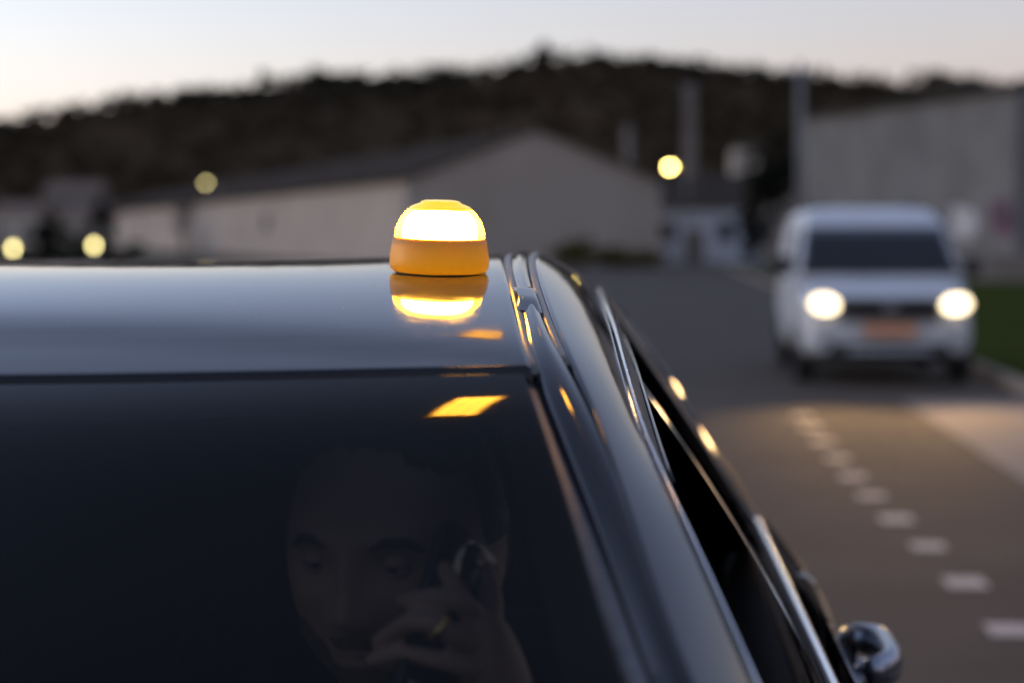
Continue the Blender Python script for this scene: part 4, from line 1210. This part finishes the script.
# lips and stubble stay in the skin; shirt, trousers
sh = MB()
sh.add(*skin_chain([
    [(VB((.40, 1.80, .58)), .15), (VB((.40, 1.77, .75)), .155), (VB((.40, 1.73, .93)), .15), (VB((.41, 1.69, 1.04)), .10), (VB((.42, 1.66, 1.09)), .068)],
    [(VB((.40, 1.73, .93)), .15), (VB((.55, 1.70, 1.0)), .075), (VB((.66, 1.60, .90)), .055), (VB((.64, 1.44, .98)), .044), (P(515, 745, 1.415), .036)],
    [(VB((.40, 1.73, .93)), .15), (VB((.24, 1.70, 1.0)), .075), (VB((.15, 1.58, .82)), .055), (VB((.22, 1.38, .84)), .045), (VB((.27, 1.22, .93)), .035)]]))
sh.build('shirt', M['shirt'], person, origin=PO)
tr = MB()
tr.add(*skin_chain([
    [(VB((.40, 1.80, .58)), .14), (VB((.30, 1.70, .56)), .09), (VB((.28, 1.32, .64)), .075), (VB((.28, 1.15, .36)), .055)],
    [(VB((.40, 1.80, .58)), .14), (VB((.50, 1.70, .56)), .09), (VB((.52, 1.32, .64)), .075), (VB((.52, 1.15, .36)), .055)]]))
tr.build('trousers', M['seat'], person, origin=PO)
# second hand on the wheel
rh = MB()
rh.add(*skin_chain([[(VB((.27, 1.22, .93)), .028), (VB((.25, 1.15, .97)), .03)]]))
for k in range(4):
    z0 = .94 + .017 * k
    rh.add(*skin_chain([[(VB((.25, 1.15, z0)), .010), (VB((.225, 1.10, z0 + .01)), .009), (VB((.215, 1.075, z0)), .008), (VB((.225, 1.065, z0 - .01)), .007)]]))
rh.add(*skin_chain([[(VB((.26, 1.15, .99)), .011), (VB((.262, 1.12, 1.02)), .010), (VB((.25, 1.09, 1.03)), .008)]]))
rh.build('wheel_hand', M['skin'], person, origin=PO)
# ring on the ring finger
c = P(437, 626, 1.3555)
dv = (P(460, 640, 1.362) - P(434, 622, 1.355)).normalized()
a_ = dv.orthogonal().normalized(); b2 = dv.cross(a_)
rows = [[c + dv * dz + (a_ * math.cos(t) + b2 * math.sin(t)) * r_ for t in [k / 28 * 6.2832 for k in range(28)]] for dz, r_ in ((-.0022, .0098), (-.002, .0107), (.002, .0107), (.0022, .0098))]
rg_ = MB(); rg_.grid(rows + rows[:1], closed=True); rg_.build('finger_ring', M['gold'], person, origin=PO)
# phone
top, bot_ = P(470, 545, 1.455), P(440, 655, 1.40)
ax = (top - bot_).normalized(); outw = V((.80, -.55, .1)); outw = (outw - ax * outw.dot(ax)).normalized(); sd = ax.cross(outw)
cen = top - ax * .070
Mp = Matrix((sd, outw, ax)).transposed()
ph = empty('phone', cen, 0, 'black mobile phone pressed to the driver\'s ear', 'phone')
def rounded(w, h, r, n=7):
    out = []
    for q, (sx, sz) in enumerate(((1, 1), (-1, 1), (-1, -1), (1, -1))):
        for k in range(n):
            a = (q * 90 + k * 90 / (n - 1)) * math.pi / 180
            out.append((sx * (w / 2 - r) + r * math.cos(a), sz * (h / 2 - r) + r * math.sin(a)))
    return out
sb = MB(); rows = []
for yy, ins in ((-.0042, .0022), (-.0034, .0006), (-.0015, 0), (.0015, 0), (.0034, .0006), (.0042, .0022)):
    rows.append([Mp @ V((x, yy, z)) for x, z in rounded(.072 - 2 * ins, .15 - 2 * ins, .0115 - ins)])
sb.grid(rows, closed=True); sb.f.append(tuple(range(28))); sb.f.append(tuple(28 * 5 + k for k in range(28)))
sb.build('shell', M['phone'], ph, auto=40)
cm_ = MB().box(Mp @ V((.014, .0055, .052)), (.034, .003, .036), m=Mp).build('camera_bump', M['phone'], ph, bevel=.0012)
for dx, dz in ((.006, .060), (.022, .060), (.006, .044)):
    MB().lathe(Mp @ V((dx, .0068, dz)), [(.0065, 0), (.0065, .0015), (.005, .0018), (.001, .001)], 18, m=Mp @ Matrix(((1, 0, 0), (0, 0, 1), (0, 1, 0)))).build('camera_lens', M['phone'], cm_)

# ------------------------------------------------------------------ orange lamps on long arms over the kerb side; seen as reflections in glass and roof
def hung_lamp(x, y, z, w, l, lit, label):
    r_ = empty('hanging_street_lamp', (x, y, z), 0, label, 'street lamp', 'orange lamps hung over the road')
    for sx in (-1, 1):
        MB().tube([(0, 0, .3), (sx * 10, 0, .75)], .005, 6).build('wire', M['lamp_metal'], r_)
        MB().tube([(sx * 10, 0, .9), (sx * 10, 0, -z)], [.07, .1], 10).build('pole', M['lamp_metal'], r_)
    h = MB(); h.box((0, 0, .09), (w + .06, l + .06, .14)); h.tube([(0, 0, .15), (0, 0, .3)], .012, 6); hd = h.build('lamp_head', M['lamp_metal'], r_, smooth=False)
    for k in (-1, 0, 1):
        MB().box((k * w / 3, 0, .005), (w * .29, l, .03)).build('tube_light', M[lit], hd, smooth=False)
M['lamp_sodium_dim'] = emit_mat('dim_sodium_lamp', (1.0, 0.42, 0.06), 4.5 * K)
hung_lamp(.04, 7.95, 8.0, .33, 1.0, 'lamp_sodium', 'bright orange lamp hung over the road, mirrored in the top of the windshield')
hung_lamp(-.97, 17.0, 8.0, .36, 2.0, 'lamp_sodium_dim', 'weaker orange lamp hung over the road, mirrored in the car roof near the groove')
